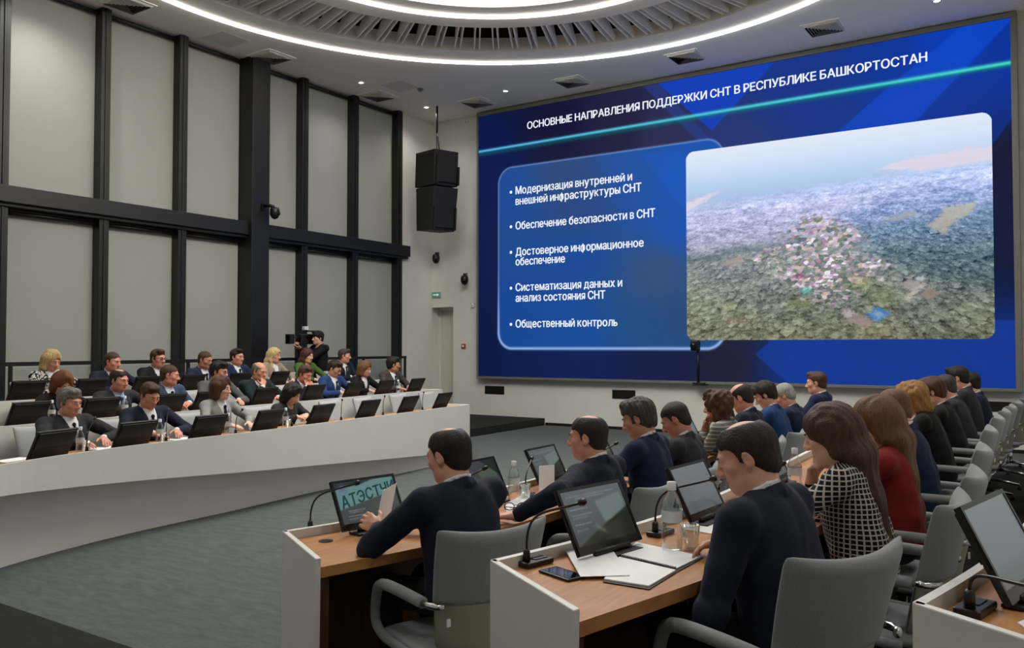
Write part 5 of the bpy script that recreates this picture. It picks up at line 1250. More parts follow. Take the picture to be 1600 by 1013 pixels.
def person(loc, rz, label, sex='m', skin='fair', hair='darkbrown', style='short', jacket='navy', shirt='white', tie='tieb', lean=14, torso=0.0, side=0, yaw=0, pitch=12, roll=0, arms='desk', hs=1.0, bulk=1.0, glasses=False, vox=0.008, desk_y=0.24, stand=False, group='people seated at the desks', seatz=0.46, wrists=None, turn=0.0, opened=True, nape=0.0, hipz=None, knee=0.415, foot=0.40):
    fem = sex == 'f'; B = bulk
    hip = np.array([0, 0, hipz if hipz else (0.95 if stand else seatz + 0.098)]); la = math.radians(lean); sa = math.radians(side)
    T = unit((math.sin(sa), math.sin(la) * math.cos(sa), math.cos(la) * math.cos(sa))); X = unit(np.cross((0, 1, 0), T) if False else np.array([1, 0, 0]) - T * T[0]); Fw = np.cross(T, X)
    if turn:
        c, s_ = math.cos(math.radians(turn)), math.sin(math.radians(turn)); X, Fw = X * c + Fw * s_, Fw * c - X * s_
    TL = (0.475 if fem else 0.50) + torso
    tp = lambda x, y, z: hip + X * x + Fw * y + T * z        # torso frame
    SH = (0.165 if fem else 0.192) * (0.6 + 0.4 * B); k = TL / 0.5
    neck0 = tp(0, -0.012, TL); up = unit(T * 0.62 + np.array([0, 0.0, 1.0]) * 0.38 + Fw * 0.22)
    HC_ = neck0 + up * 0.128 * hs + np.array([0, 0.012, 0])
    HR_ = rotm(yaw, pitch, roll); hp = lambda x, y, z: HC_ + HR_ @ (np.array([x, y, z]) * hs)
    l1, l2 = (0.265, 0.235) if fem else (0.292, 0.255)
    S = {s: tp(s * SH, -0.01, TL - 0.055) for s in (-1, 1)}
    # wrists, hand direction, palm normal and finger curl per side
    dk = desk_y; zt = TOP + 0.066
    W = {}
    for s in (-1, 1):
        W[s] = dict(w=(s * 0.13, dk + 0.10, zt), d=(-s * 0.45, 0.9, -0.2), n=(-s * 0.25, 0, -1), c=0.27, hint=(s * 0.64, -0.60, 0.15))
    if arms == 'fold':
        for s in (-1, 1): W[s] = dict(w=(s * 0.11, dk + 0.09 + 0.02 * s, zt + 0.012), d=(-s * 1, 0.35, -0.2), n=(-s * 0.1, -0.3, -1), c=0.55, hint=(s * 0.55, -0.7, 0.06))
    if arms in ('chin', 'face', 'mouth'):
        W[1] = dict(w=HC_ + HR_ @ np.array([0.045, 0.135, -0.165]), d=unit((-0.45, -0.25, 1.0)), n=(-0.3, -1, -0.2), c=0.75, hint=(0.6, -0.2, -1))
    if arms == 'face2':
        for s in (-1, 1): W[s] = dict(w=HC_ + HR_ @ np.array([s * 0.05, 0.12, -0.175]), d=unit((-s * 0.25, -0.12, 1.0)), n=(0, -1, 0), c=0.45, hint=(s * 0.7, -0.1, -1))
    if arms == 'mouth2':
        for s in (-1, 1): W[s] = dict(w=HC_ + HR_ @ np.array([s * 0.075, 0.15, -0.13]), d=unit((-s * 0.9, -0.3, 0.45)), n=(-s * 0.2, -1, 0), c=0.8, hint=(s * 0.8, -0.1, -1))
    if arms == 'lap':
        for s in (-1, 1): W[s] = dict(w=(s * 0.10, 0.30, 0.665), d=(-s * 0.6, 0.8, -0.2), n=(0, 0, -1), c=0.5, hint=(s * 0.7, -0.6, -0.6))
    if arms == 'mixed':
        W[1] = dict(w=(0.17, 0.20, 0.665), d=(-0.3, 1.0, -0.25), n=(-0.3, 0, -1), c=0.4, hint=(0.8, -0.6, -0.4))
    if wrists:
        for s in wrists: W[s].update(wrists[s])
    elb = {}
    for s in (-1, 1): elb[s], W[s]['w'] = ik(S[s], W[s]['w'], l1, l2, W[s]['hint'])
    kn = {}; an = {}
    for s in (-1, 1):
        if stand: kn[s] = np.array([s * 0.10, 0.02, hip[2] * 0.53]); an[s] = np.array([s * 0.11, -0.01, 0.085])
        else: kn[s] = np.array([s * 0.12, knee, seatz + 0.068]); an[s] = np.array([s * 0.125, foot, 0.085])
    allp = [HC_ + 0.17, HC_ - 0.17, hip - 0.2, hip + 0.2] + [S[s] + X * s * 0.09 for s in S] + [elb[s] + q for s in elb for q in (-0.08, 0.08)] + [W[s]['w'] + np.array(unit(W[s]['d'])) * 0.2 for s in W] + [W[s]['w'] + q for s in W for q in (-0.1, 0.1)] + [kn[s] + q for s in kn for q in (-0.1, 0.1)] + [an[s] + np.array([0, 0.2, -0.08]) for s in an] + [an[s] + np.array([0, -0.09, 0]) for s in an]
    lo = np.min(allp, 0) - 0.02; hi = np.max(allp, 0) + 0.02; lo[2] = max(lo[2], -0.01)
    # ---------------- body
    f = Field(lo, hi, vox)
    hx = lambda c, r, kk=0.015, op='u': f.ell(hp(*c), np.array(r) * hs, HR_, kk, op)
    f.ell(tp(0, 0, 0.02), np.array([0.135, 0.095, 0.10]) * B, np.stack([X, Fw, T], 1), 0.03)
    f.ell(tp(0, 0.0, 0.18 * k), np.array([0.120, 0.085, 0.16 * k]) * B, np.stack([X, Fw, T], 1), 0.04)
    f.ell(tp(0, 0.005, 0.33 * k), np.array([0.128, 0.090, 0.15 * k]) * B, np.stack([X, Fw, T], 1), 0.04)
    for s in (-1, 1):
        f.cap(tp(0, -0.01, TL - 0.04), S[s], 0.045, 0.044, 0.04); f.cap(S[s], elb[s], 0.042 * B, 0.034, 0.03); f.cap(elb[s], W[s]['w'], 0.033, 0.0235, 0.02)
        hand(f, W[s]['w'], W[s]['d'], W[s]['n'], s, W[s]['c'], 0.9 if fem else 1.0)
        h0 = hip + np.array([s * 0.085, 0.0, -0.015]); f.cap(h0, kn[s], 0.062, 0.05, 0.03); f.cap(kn[s], an[s], 0.045, 0.032, 0.02); f.cap(an[s] + np.array([0, -0.02, -0.03]), an[s] + np.array([0, 0.14, -0.058]), 0.024, 0.016, 0.02)
    nr = 0.046 if fem else 0.056
    f.cap(tp(0, -0.015, TL - 0.05), hp(0, -0.025, -0.03), nr + 0.006, nr, 0.03)
    j = 0.9 if fem else 1.0
    hx((0, -0.012, 0.035), (0.0735, 0.0945, 0.082), 0.02)
    hx((0, 0.022, -0.035), (0.060 * (0.94 + 0.06 * j), 0.066, 0.080), 0.03)
    hx((0, 0.052, -0.088), (0.030 * j, 0.032, 0.026), 0.035)
    for s in (-1, 1):
        hx((s * 0.040, 0.010, -0.072), (0.022 * j, 0.036, 0.028), 0.03)
        hx((s * 0.043, 0.056, -0.018), (0.022, 0.020, 0.020), 0.025)
        hx((s * 0.0315, 0.098, 0.004), (0.019, 0.016, 0.0125), 0.012, 's')
        hx((s * 0.031, 0.0725, 0.003), (0.0165, 0.0135, 0.0125), 0.006)
        f.cap(hp(s * 0.012, 0.083, 0.024), hp(s * 0.045, 0.074, 0.024), 0.0105 * hs * (0.8 if fem else 1), 0.008 * hs, 0.015)
        hx((s * 0.0115, 0.097, -0.033), (0.0095, 0.011, 0.0085), 0.008)
        # ear: rim, lobe, hollow
        E = HR_ @ np.array(Euler((math.radians(-10), 0, math.radians(-s * 24))).to_matrix())
        f.ell(hp(s * 0.0755, -0.012, -0.003), np.array([0.0085, 0.0195, 0.031]) * hs, E, 0.006)
        f.ell(hp(s * 0.084, -0.008, 0.001), np.array([0.006, 0.010, 0.018]) * hs, E, 0.006, 's')
        f.ell(hp(s * 0.0735, -0.004, -0.030), np.array([0.007, 0.009, 0.010]) * hs, E, 0.006)
    f.cap(hp(0, 0.084, 0.016), hp(0, 0.1085, -0.028), 0.0075 * hs, 0.0115 * hs, 0.012)
    f.cap(hp(0, 0.106, -0.030), hp(0, 0.100, -0.036), 0.0105 * hs, 0.008 * hs, 0.008)
    for zz, yy, rr in ((-0.0605, 0.0845, 0.0068), (-0.0715, 0.0835, 0.0075)):
        for s in (-1, 1): f.cap(hp(0, yy, zz), hp(s * 0.021, yy - 0.012, zz + (0.001 if zz > -0.065 else 0.004)), rr * hs, 0.004 * hs, 0.006)
    f.cap(hp(-0.020, 0.089, -0.066), hp(0.020, 0.089, -0.066), 0.0022 * hs, 0.0022 * hs, 0.004, 's')
    P, Q = f.mesh(); P = relax(P, Q, 1, 0.35)
    fc = P[Q].mean(1); L = ((fc - HC_) @ HR_) / hs
    mi = np.where((np.abs(L[:, 0]) < 0.020) & (L[:, 1] > 0.07) & (L[:, 2] < -0.0575 - 8 * L[:, 0] ** 2) & (L[:, 2] > -0.0765 + 22 * L[:, 0] ** 2), 1, 0)
    root = mesh_obj('person', P, Q, [SK[skin], M_LIP], None, mi); root.location = tuple(loc); root.rotation_euler = (0, 0, rz)
    tag(root, label, 'person', group)
    # ---------------- eyes and brows
    for s in (-1, 1):
        m = MB(); c = hp(s * 0.031, 0.0775, 0.0028); r = 0.0108 * hs; m.ell((0, 0, 0), (r, r, r), 12, 9); m.v = [tuple(c + HR_ @ np.array(v)) for v in m.v]
        o = m.build('eye', [M_EYEW, M_IRIS], root, smooth=True)
        fcs = [np.mean([np.array(m.v[i]) for i in q], 0) for q in m.f]; o.data.polygons.foreach_set('material_index', [1 if ((HR_.T @ (q - c))[1] > r * 0.72) else 0 for q in fcs])
    hm = HR[hair] if hair in HR else None
    bm_ = hm if hair not in ('white', 'blonde', 'grey') else HR['lightbrown' if hair == 'blonde' else 'grey']
    if hair is None: bm_ = HR['brown']
    for s in (-1, 1):
        m = MB(); m.tube([hp(s * x, y, z) for x, y, z in ((0.012, 0.0925, 0.020), (0.024, 0.0925, 0.0245), (0.036, 0.086, 0.0255), (0.047, 0.074, 0.0215))], [0.003 * hs, 0.004 * hs, 0.0036 * hs, 0.002 * hs], 6)
        m.build('eyebrow', bm_, root, smooth=True)
    # ---------------- hair, in the head's own axes
    if style != 'bald':
        t = {'buzz': 0.004, 'short': 0.009, 'full': 0.016, 'balding': 0.008, 'curly': 0.026, 'bob': 0.020, 'long': 0.019, 'straight': 0.018, 'ring': 0.006}[style]
        hv = max(vox, 0.0055); low = {'bob': -0.20, 'curly': -0.17, 'long': -0.36, 'straight': -0.52}.get(style, -0.15)
        g = Field((-0.16, -0.24, low), (0.16, 0.16, 0.17), hv)
        g.ell((0, -0.014, 0.036), (0.0735 + t, 0.0955 + t, 0.082 + t), None, 0.0)
        if style in ('buzz', 'short', 'full', 'balding', 'ring'):
            g.ell((0, -0.050, -0.025), (0.060 + t * 0.6, 0.052 + t * 0.5, 0.062), None, 0.02)
            for s in (-1, 1): g.ell((s * 0.066, 0.004, 0.014), (0.008 + t * 0.3, 0.010, 0.020), None, 0.01)
            if style in ('short', 'full'): g.ell((0.01, 0.052, 0.100), (0.056, 0.042, 0.022 + t * 0.6), None, 0.02)
        if style in ('bob', 'curly'):
            for s in (-1, 1):
                g.cap((s * 0.066, 0.0, 0.03), (s * 0.075, 0.0, -0.085), 0.040, 0.034, 0.03); g.cap((s * 0.05, -0.05, 0.02), (s * 0.05, -0.06, -0.10), 0.055, 0.045, 0.03)
            g.cap((0, 0.06, 0.105), (0, 0.02, 0.11), 0.03, 0.03, 0.03)
        if style in ('long', 'straight'):
            dn = HR_.T @ (-T); ln = 0.17 if style == 'long' else 0.35; wd = 1.0 if style == 'long' else 0.86
            for s in (-1, 1):
                a = np.array([s * 0.062, -0.004, 0.03]); b = a + np.array([s * 0.008, -0.012, -0.10]); g.cap(a, b, 0.034, 0.031, 0.03)
                if style == 'long': g.cap(b, b + dn * 0.12 + np.array([0, 0.03, 0]), 0.032, 0.024, 0.03)
                a = np.array([s * 0.040 * wd, -0.062, 0.0]); b = a + np.array([s * 0.012, -0.022, -0.10]); c = b + dn * ln * 0.5; d_ = b + dn * ln + np.array([-s * 0.012, 0, 0])
                g.cap(a, b, 0.052, 0.044, 0.04); g.cap(b, c, 0.044, 0.040, 0.04); g.cap(c, d_, 0.040, 0.026, 0.04)
            a = np.array([0, -0.082, 0.0]); b = a + np.array([0, -0.020, -0.10]); g.cap(a, b, 0.050, 0.042, 0.04); g.cap(b, b + dn * ln, 0.042, 0.032, 0.04)
        # the face stays free
        fy = 0.115 if style in ('bob', 'long', 'straight', 'curly') else 0.104
        g.ell((0, fy + (0.01 if style == 'full' else 0), -0.020), (0.058 if style in ('bob', 'long', 'straight', 'curly') else 0.080, 0.074, 0.088 if style != 'full' else 0.083), None, 0.008, 's')
        g.ell((0, 0.10, -0.14), (0.055, 0.09, 0.10), None, 0.01, 's')
        if style in ('buzz', 'short', 'full', 'balding', 'ring'):
            for s in (-1, 1): g.ell((s * 0.066, 0.074, 0.006), (0.034, 0.052, 0.050), None, 0.008, 's')
            for s in (-1, 1): g.ell((s * 0.080, 0.026, -0.075), (0.04, 0.052, 0.055), None, 0.008, 's'); g.ell((s * 0.088, -0.010, -0.010), (0.017, 0.018, 0.030), None, 0.006, 's')
            g.func((-0.2, -0.2, -0.2), (0.2, 0.2, -0.02), lambda x, y, z: (z + 0.082 - nape) + 0 * x + 0 * y, 0.01)
        if style == 'balding': g.ell((0, -0.02, 0.135), (0.048, 0.078, 0.046), None, 0.008, 's')
        if style == 'ring': g.ell((0, 0.03, 0.12), (0.072, 0.115, 0.082), None, 0.008, 's')
        HP, HQ = g.mesh()
        if len(HP):
            HP = relax(HP, HQ, 1, 0.4); N = normals(HP, HQ)
            amp = {'curly': 0.009, 'buzz': 0.0006, 'ring': 0.0006, 'short': 0.0018, 'balding': 0.0012}.get(style, 0.0028)
            fr = {'curly': (90, 90, 70), 'short': (120, 45, 45)}.get(style, (130, 90, 14))
            HP = HP + N * (waves(HP, fr, len(label) + 3) * amp)[:, None]
            mesh_obj('hair', HC_ + (HP * hs) @ HR_.T, HQ, hm, root)
    # ---------------- jacket
    Rt = np.stack([X, Fw, T], 1); cv = max(vox, 0.007)
    jl = 0.36 if not stand else 0.30
    f = Field(lo - 0.03, hi + 0.03, cv)
    f.ell(tp(0, 0.0, 0.03), np.array([0.168 if not fem else 0.165, 0.122, 0.11]) * B, Rt, 0.03)
    f.ell(tp(0, 0.006, 0.17 * k), np.array([0.150 if not fem else 0.128, 0.116 * (0.7 + 0.3 * B), 0.16 * k]) * B, Rt, 0.05)
    f.ell(tp(0, 0.012 if fem else 0.004, 0.335 * k), np.array([0.160 if not fem else 0.140, 0.116, 0.155 * k]) * B, Rt, 0.05)
    for s in (-1, 1):
        wx = (0.092 if not fem else 0.066) * (0.4 + 0.6 * B)
        f.cap(tp(s * wx, -0.004, 0.0), tp(s * (wx + 0.012), -0.006, TL - 0.15), 0.078 * (0.5 + 0.5 * B), 0.082 if not fem else 0.070, 0.05)
        f.cap(tp(s * 0.05, -0.018, TL - 0.026), S[s] + X * s * 0.004 + T * 0.004, 0.050, 0.057, 0.05)
        f.cap(S[s], elb[s], 0.061 * (0.5 + 0.5 * B) * (0.88 if fem else 1), 0.050 * (0.9 if fem else 1), 0.03)
        f.cap(elb[s], W[s]['w'] - unit(W[s]['w'] - elb[s]) * 0.022, 0.050 * (0.9 if fem else 1), 0.037 * (0.9 if fem else 1), 0.025)
        f.cap(tp(s * 0.07, -0.052, TL - 0.30), tp(s * 0.06, -0.045, TL - 0.07), 0.062, 0.05, 0.06)
    # neck opening, collar and lapels
    f.cap(tp(0, -0.004, TL + 0.012), hp(0, -0.022, -0.03), nr + 0.007, nr + 0.016, 0.006, 's')
    f.cap(tp(0, 0.030, TL - 0.02), tp(0, 0.050, TL + 0.03), 0.045, 0.05, 0.006, 's')
    vz = 0.20 * k
    def wedge(x, y, z):
        px, py, pz = x - hip[0], y - hip[1], z - hip[2]
        a = px * X[0] + py * X[1] + pz * X[2]; b = px * Fw[0] + py * Fw[1] + pz * Fw[2]; c = px * T[0] + py * T[1] + pz * T[2]
        w = (c - vz) / (TL - vz) * 0.062; return np.maximum(np.abs(a) - w, 0.03 - b)
    if opened: f.func(tp(0, 0, 0.3) - 0.32, tp(0, 0, 0.3) + 0.34, wedge, 0.003, 's')
    ring = [(0.0, -0.074, TL + 0.022), (0.045, -0.060, TL + 0.018), (0.072, -0.022, TL + 0.004), (0.074, 0.020, TL - 0.020)]
    if opened: ring += [(0.066, 0.062, TL - 0.075), (0.050, 0.098, TL - 0.15), (0.012, 0.122, vz + 0.01)]
    for s in (-1, 1):
        for i in range(len(ring) - 1):
            a, b = ring[i], ring[i + 1]; f.cap(tp(s * a[0], a[1], a[2]), tp(s * b[0], b[1], b[2]), 0.0115, 0.0115, 0.006)
            if i < 3: f.cap(tp(s * a[0] * 1.08, a[1] * 1.08, a[2] - 0.018), tp(s * b[0] * 1.08, b[1] * 1.08, b[2] - 0.018), 0.013, 0.013, 0.012)
    P, Q = f.mesh(); P = relax(P, Q, 1, 0.4); N = normals(P, Q)
    dd = np.minimum(np.linalg.norm(P - elb[-1], axis=1), np.linalg.norm(P - elb[1], axis=1))
    P = P + N * (waves(P, (22, 22, 34), len(label)) * 0.0026 + waves(P, (70, 70, 46), 9 + len(label)) * 0.0010 + waves(P, (60, 60, 80), 5 + len(label)) * 0.0036 * np.exp(-(dd / 0.11) ** 2))[:, None]
    mesh_obj('jacket', P, Q, CL[jacket], root)
    # ---------------- shirt: collar, front and cuffs
    f = Field(lo, hi, cv if vox > 0.0065 else 0.0055)
    if opened:
        f.ell(tp(0, 0.002, 0.335 * k), np.array([0.150 if not fem else 0.130, 0.110, 0.155 * k]) * B, Rt, 0.0)
        f.ell(tp(0, 0.006, 0.17 * k), np.array([0.14, 0.110 * (0.7 + 0.3 * B), 0.16 * k]) * B, Rt, 0.03)
        f.cap(tp(0, 0.0, TL - 0.07), tp(0, -0.005, TL - 0.02), 0.075, 0.066, 0.04)
        def keep(x, y, z):
            px, py, pz = x - hip[0], y - hip[1], z - hip[2]
            a = px * X[0] + py * X[1] + pz * X[2]; b = px * Fw[0] + py * Fw[1] + pz * Fw[2]; c = px * T[0] + py * T[1] + pz * T[2]
            w = (c - vz) / (TL - vz) * 0.07 + 0.010; return -np.maximum(np.maximum(np.abs(a) - w, 0.02 - b), vz - 0.02 - c)
        f.func(lo, hi, keep, 0.0, 's')
    if shirt != jacket:
        for s in (-1, 1):
            C_ = [(0.0, -0.068, TL + 0.040), (0.040, -0.056, TL + 0.038), (0.0655, -0.018, TL + 0.024), (0.064, 0.024, TL + 0.002), (0.034, 0.068, TL - 0.030), (0.008, 0.082, TL - 0.045)]
            if fem: C_ = C_[2:]
            for i in range(len(C_) - 1):
                a, b = C_[i], C_[i + 1]
                for dz in (0.0, -0.014): f.cap(tp(s * a[0], a[1], a[2] + dz), tp(s * b[0], b[1], b[2] + dz), 0.0062, 0.0062, 0.004)
            u = unit(W[s]['w'] - elb[s]); f.cap(W[s]['w'] - u * 0.030, W[s]['w'] - u * 0.004, 0.0325 * (0.88 if fem else 1), 0.0325 * (0.88 if fem else 1), 0.0)
        P, Q = f.mesh()
        if len(P): mesh_obj('shirt', relax(P, Q, 1, 0.4), Q, CL[shirt], root)
    if tie and opened:
        f = Field(tp(-0.07, 0.0, 0.16) - 0.1, tp(0.07, 0.18, TL) + 0.12, 0.006)
        f.ell(tp(0, 0.100, TL - 0.055), (0.019, 0.015, 0.020), Rt, 0.0)
        y1, y2 = 0.118 * (0.3 + 0.7 * B) + 0.014, 0.122 * (0.3 + 0.7 * B) + 0.014
        f.cap(tp(0, 0.104, TL - 0.075), tp(0, y1, TL - 0.17), 0.015, 0.025, 0.006, flat=Fw, fs=0.45); f.cap(tp(0, y1, TL - 0.17), tp(0, y2, vz + 0.035), 0.025, 0.030, 0.006, flat=Fw, fs=0.40)
        P, Q = f.mesh(); mesh_obj('tie', P, Q, CL[tie], root)
    # ---------------- trousers and shoes
    f = Field(lo - 0.02, hi + 0.02, 0.012)
    f.ell(hip + np.array([0, 0, 0.005]), np.array([0.158, 0.115, 0.095]) * (0.5 + 0.5 * B), None, 0.03)
    for s in (-1, 1):
        f.cap(hip + np.array([s * 0.08, 0.0, -0.012]), kn[s], 0.080, 0.066, 0.03); f.cap(kn[s], an[s] + np.array([0, 0, 0.03]), 0.064, 0.052, 0.03)
    P, Q = f.mesh(); mesh_obj('trousers', relax(P, Q, 1, 0.4), Q, CL['trousers'], root)
    for s in (-1, 1):
        a = an[s]; m = MB(); rings = []
        for y, w, z0, z1 in ((-0.075, 0.018, 0.03, 0.07), (-0.06, 0.034, 0.004, 0.095), (0.0, 0.038, 0.003, 0.10), (0.08, 0.043, 0.003, 0.065), (0.15, 0.044, 0.003, 0.05), (0.19, 0.03, 0.004, 0.04), (0.205, 0.012, 0.012, 0.03)):
            rings.append([(a[0] + w * math.cos(t), a[1] + y, (z0 + z1) / 2 + (z1 - z0) / 2 * math.sin(t)) for t in np.linspace(0, 2 * PI, 12, endpoint=False)])
        m.loft(rings); m.build('shoe', M_SHOE, root, smooth=True, recalc=True)
    if glasses:
        m = MB()
        for s in (-1, 1):
            m.tube([hp(s * 0.032 + 0.023 * math.cos(t), 0.098, 0.001 + 0.017 * math.sin(t)) for t in np.linspace(0, 2 * PI, 17)], 0.002, 6)
            m.tube([hp(s * 0.055, 0.096, 0.006), hp(s * 0.074, 0.04, 0.008), hp(s * 0.080, -0.01, 0.006)], 0.0018, 6)
        m.tube([hp(-0.010, 0.099, 0.006), hp(0, 0.104, 0.009), hp(0.010, 0.099, 0.006)], 0.0018, 6); m.build('spectacles', M_BLACKP, root, smooth=True)
    root['_head'] = 1; del root['_head']
    return root, dict(head=HC_, W=W, hp=hp)
# ------------------------------------------------------------------ who sits where
def head_at(lean, side=0.0, torso=0.0, fem=False, hs=1.0):
    la, sa = math.radians(lean), math.radians(side); T = unit((math.sin(sa), math.sin(la) * math.cos(sa), math.cos(la) * math.cos(sa))); X = unit(np.array([1, 0, 0]) - T * T[0]); Fw = np.cross(T, X)
    TL = (0.475 if fem else 0.50) + torso; up = unit(T * 0.62 + np.array([0, 0, 0.38]) + Fw * 0.22)
    return np.array([0, 0, 0.558]) + T * TL - Fw * 0.012 + up * 0.128 * hs + np.array([0, 0.012, 0])
NOM = {id(ROW_A): (0.50, (0.82, 0.25)), id(ROW_B): (0.60, (0.95, 0.55))}; _seat = {id(k): [] for k in (ROW_A, ROW_B, ROW_C, ROW_L1, ROW_L2, ROW_L3)}
def sit(row, px, py, who, where, off=0.74, turn_body=0.0, light=False, wpx=None, chair_turn=0.0, chair_du=0.0, has_chair=True, chair_off=None, **kw):
    """Someone whose head top shows at (px, py), seated in a chair facing the row's desk."""
    lean = kw.get('lean', 14); fem = kw.get('sex', 'm') == 'f'; hs = kw.get('hs', 0.96 if fem else 1.0); kw['hs'] = hs
    h = head_at(lean, kw.get('side', 0), 0.0, fem, hs); tb = math.radians(turn_body)
    u = row.at_px(px, off - h[1], row.z + h[2])
    if id(row) in NOM:
        a, b = NOM[id(row)]; c = a + b[0] * len(_seat[id(row)]); u = min(max(u, c - b[1]), c + b[1])
    if _seat[id(row)]: u = max(u, _seat[id(row)][-1] + (0.73 if id(row) in NOM else 0.68))
    _seat[id(row)].append(u)
    q = row.pos(u, off - h[1]); d = proj((q[0], q[1], row.z + h[2]))[2]
    ztop = HC + (543 - py) * d / F - row.z; t = (ztop - (h[2] + 0.128 * hs)) / math.cos(math.radians(lean))
    kw['torso'] = float(np.clip(t, -0.085, 0.085))
    p = row.pos(u, off); rz = row.face(u) - PI / 2 + tb; loc = (p[0], p[1], row.z + 0.006)
    kw.setdefault('knee', 0.40); kw.setdefault('foot', 0.30)
    if wpx:
        W = {}
        for s, spec in wpx.items():
            a = at_h(spec['px'][0], spec['px'][1], spec['z']) - np.array(loc); c, sn = math.cos(-rz), math.sin(-rz)
            W[s] = {k: v for k, v in spec.items() if k not in ('px', 'z')}; W[s]['w'] = np.array([c * a[0] - sn * a[1], sn * a[0] + c * a[1], a[2]])
        kw['wrists'] = {**kw.get('wrists', {}), **W}
    r, info = person(loc, rz, (who + ' ' + where).strip(), **kw)
    if has_chair: chair(row, u + chair_du, (off + 0.01) if chair_off is None else chair_off, ('pale' if light else 'grey') + ' chair of the ' + who + ', ' + {id(ROW_A): 'front right', id(ROW_B): 'second right', id(ROW_L1): 'front left', id(ROW_L2): 'middle left', id(ROW_L3): 'rear left'}[id(row)] + ' row', chair_turn, light)
    return r, info, u
NEAR, MID, FAR = 0.0055, 0.0065, 0.0085
GA, GB, G1, G2, G3 = 'people in the front right row', 'people in the second right row', 'people in the front left row', 'people in the middle left row', 'people in the rear left row'
zA, zB = ROW_A.z + TOP, ROW_B.z + TOP
# ---- front right row
r, info, u = sit(ROW_A, 696, 668, 'balding man in a navy suit', 'nearest in front right row, holding a sheet', group=GA, hair='black', style='balding', jacket='navy', lean=10, pitch=14, yaw=8, bulk=1.12, vox=NEAR, off=0.74, chair_turn=-0.18, chair_du=-0.06,
    wpx={-1: dict(px=(592, 826), z=zA + 0.055, d=(-0.1, 0.9, 0.30), n=(0.75, 0, -0.65), c=0.5, hint=(-0.8, -0.35, -0.35))}, wrists={1: dict(w=(0.10, 0.36, TOP + 0.06), d=(-0.7, 0.8, -0.1))})
w = info['W'][-1]; Wp = np.array(w['w'])
m = MB(); a = Wp + np.array([0.03, 0.06, 0.0]); ex, ey = np.array([0.105, 0.03, 0.02]), np.array([0.06, 0.03, 0.145])
m.add([a, a + ex, a + ex + ey, a + ey] + [q + np.array([0, 0.0012, 0]) for q in (a, a + ex, a + ex + ey, a + ey)], [(0, 1, 2, 3), (7, 6, 5, 4), (0, 4, 5, 1), (1, 5, 6, 2), (2, 6, 7, 3), (3, 7, 4, 0)])
o = m.build('paper_sheet', M_PAPER); o.location = r.location; o.rotation_euler = r.rotation_euler; tag(o, 'white sheet held up by the nearest man in the front right row', 'paper')
sit(ROW_A, 915, 648, 'man with thinning brown hair in a navy suit', 'second in front right row', group=GA, hair='darkbrown', style='balding', skin='pink', jacket='navy', lean=8, pitch=4, yaw=10, bulk=1.1, vox=NEAR, off=0.74,
    wpx={-1: dict(px=(806, 806), z=zA + 0.04, d=(-0.6, 0.8, 0), n=(0, 0, -1), c=0.3, hint=(-0.8, -0.5, 0.1))})
sit(ROW_A, 994, 623, 'man with dark grey hair in a blue suit', 'third in front right row, looking down', group=GA, hair='darkgrey', style='full', skin='tan', jacket='navy2', lean=10, pitch=20, yaw=6, vox=NEAR, off=0.74)
sit(ROW_A, 1045, 628, 'man with cropped dark hair in charcoal', 'fourth in front right row, head bowed', group=GA, hair='darkbrown', style='buzz', skin='tan', jacket='charcoal', lean=14, pitch=30, yaw=8, vox=MID)
sit(ROW_A, 1121, 612, 'curly haired woman in a grey striped knit', 'front right row, hands before her face', group=GA, sex='f', hair='reddish', style='curly', skin='tan', jacket='stripe', shirt='stripe', tie=None, lean=12, pitch=8, yaw=6, arms='face2', opened=False, vox=MID, nape=0.02)
sit(ROW_A, 1140, 600, 'bald man in a navy suit', 'front right row beside the curly haired woman', group=GA, hair='darkbrown', style='ring', skin='pink', jacket='navy', lean=14, pitch=26, yaw=0, vox=MID)
sit(ROW_A, 1186, 597, 'dark haired man in a bright blue suit', 'front right row, head bowed', group=GA, hair='darkbrown', style='full', skin='fair', jacket='blue', lean=14, pitch=32, yaw=6, vox=MID)
sit(ROW_A, 1214, 600, 'silver haired man in navy', 'front right row beyond the bright blue suit', group=GA, hair='white', style='short', skin='pink', jacket='navy2', lean=18, pitch=34, yaw=0, vox=FAR)
sit(ROW_A, 1246, 581, 'young man with brown hair in navy', 'last in front right row, upright', group=GA, hair='brown', style='short', skin='fair', jacket='navy2', lean=6, pitch=6, yaw=6, vox=FAR)
# ---- second right row
r, info, uB1 = sit(ROW_B, 1160, 657, 'balding dark haired man in a navy suit', 'nearest in second right row', group=GB, hair='darkbrown', style='balding', skin='fair', jacket='navy', lean=14, pitch=20, yaw=20, bulk=1.12, vox=NEAR, off=0.74, chair_turn=-0.25, chair_du=-0.13, chair_off=0.73,
    wpx={1: dict(px=(1132, 846), z=zB + 0.05, d=(-0.75, 0.5, -0.1), n=(-0.3, -0.2, -0.9), c=(0.35, 0.7, 0.9, 1.0), hint=(0.5, -0.6, -0.6))}, wrists={-1: dict(w=(-0.10, 0.27, 0.665), d=(0.5, 0.8, -0.2), n=(0.1, 0.1, -1), c=0.6, hint=(-0.9, -0.5, -0.3))})
sit(ROW_B, 1264, 633, 'woman with long brown hair in a checked jacket', 'second right row', group=GB, sex='f', hair='brown', style='straight', skin='pale', jacket='check', shirt='check', tie=None, opened=False, lean=12, pitch=16, yaw=4, arms='chin', vox=NEAR, off=0.74, hs=1.0)
sit(ROW_B, 1337, 621, 'woman with long light brown hair in dark red', 'second right row', group=GB, sex='f', hair='lightbrown', style='straight', skin='pale', jacket='red', shirt='red', tie=None, opened=False, lean=8, pitch=12, yaw=6, vox=NEAR, off=0.74, hs=1.0)
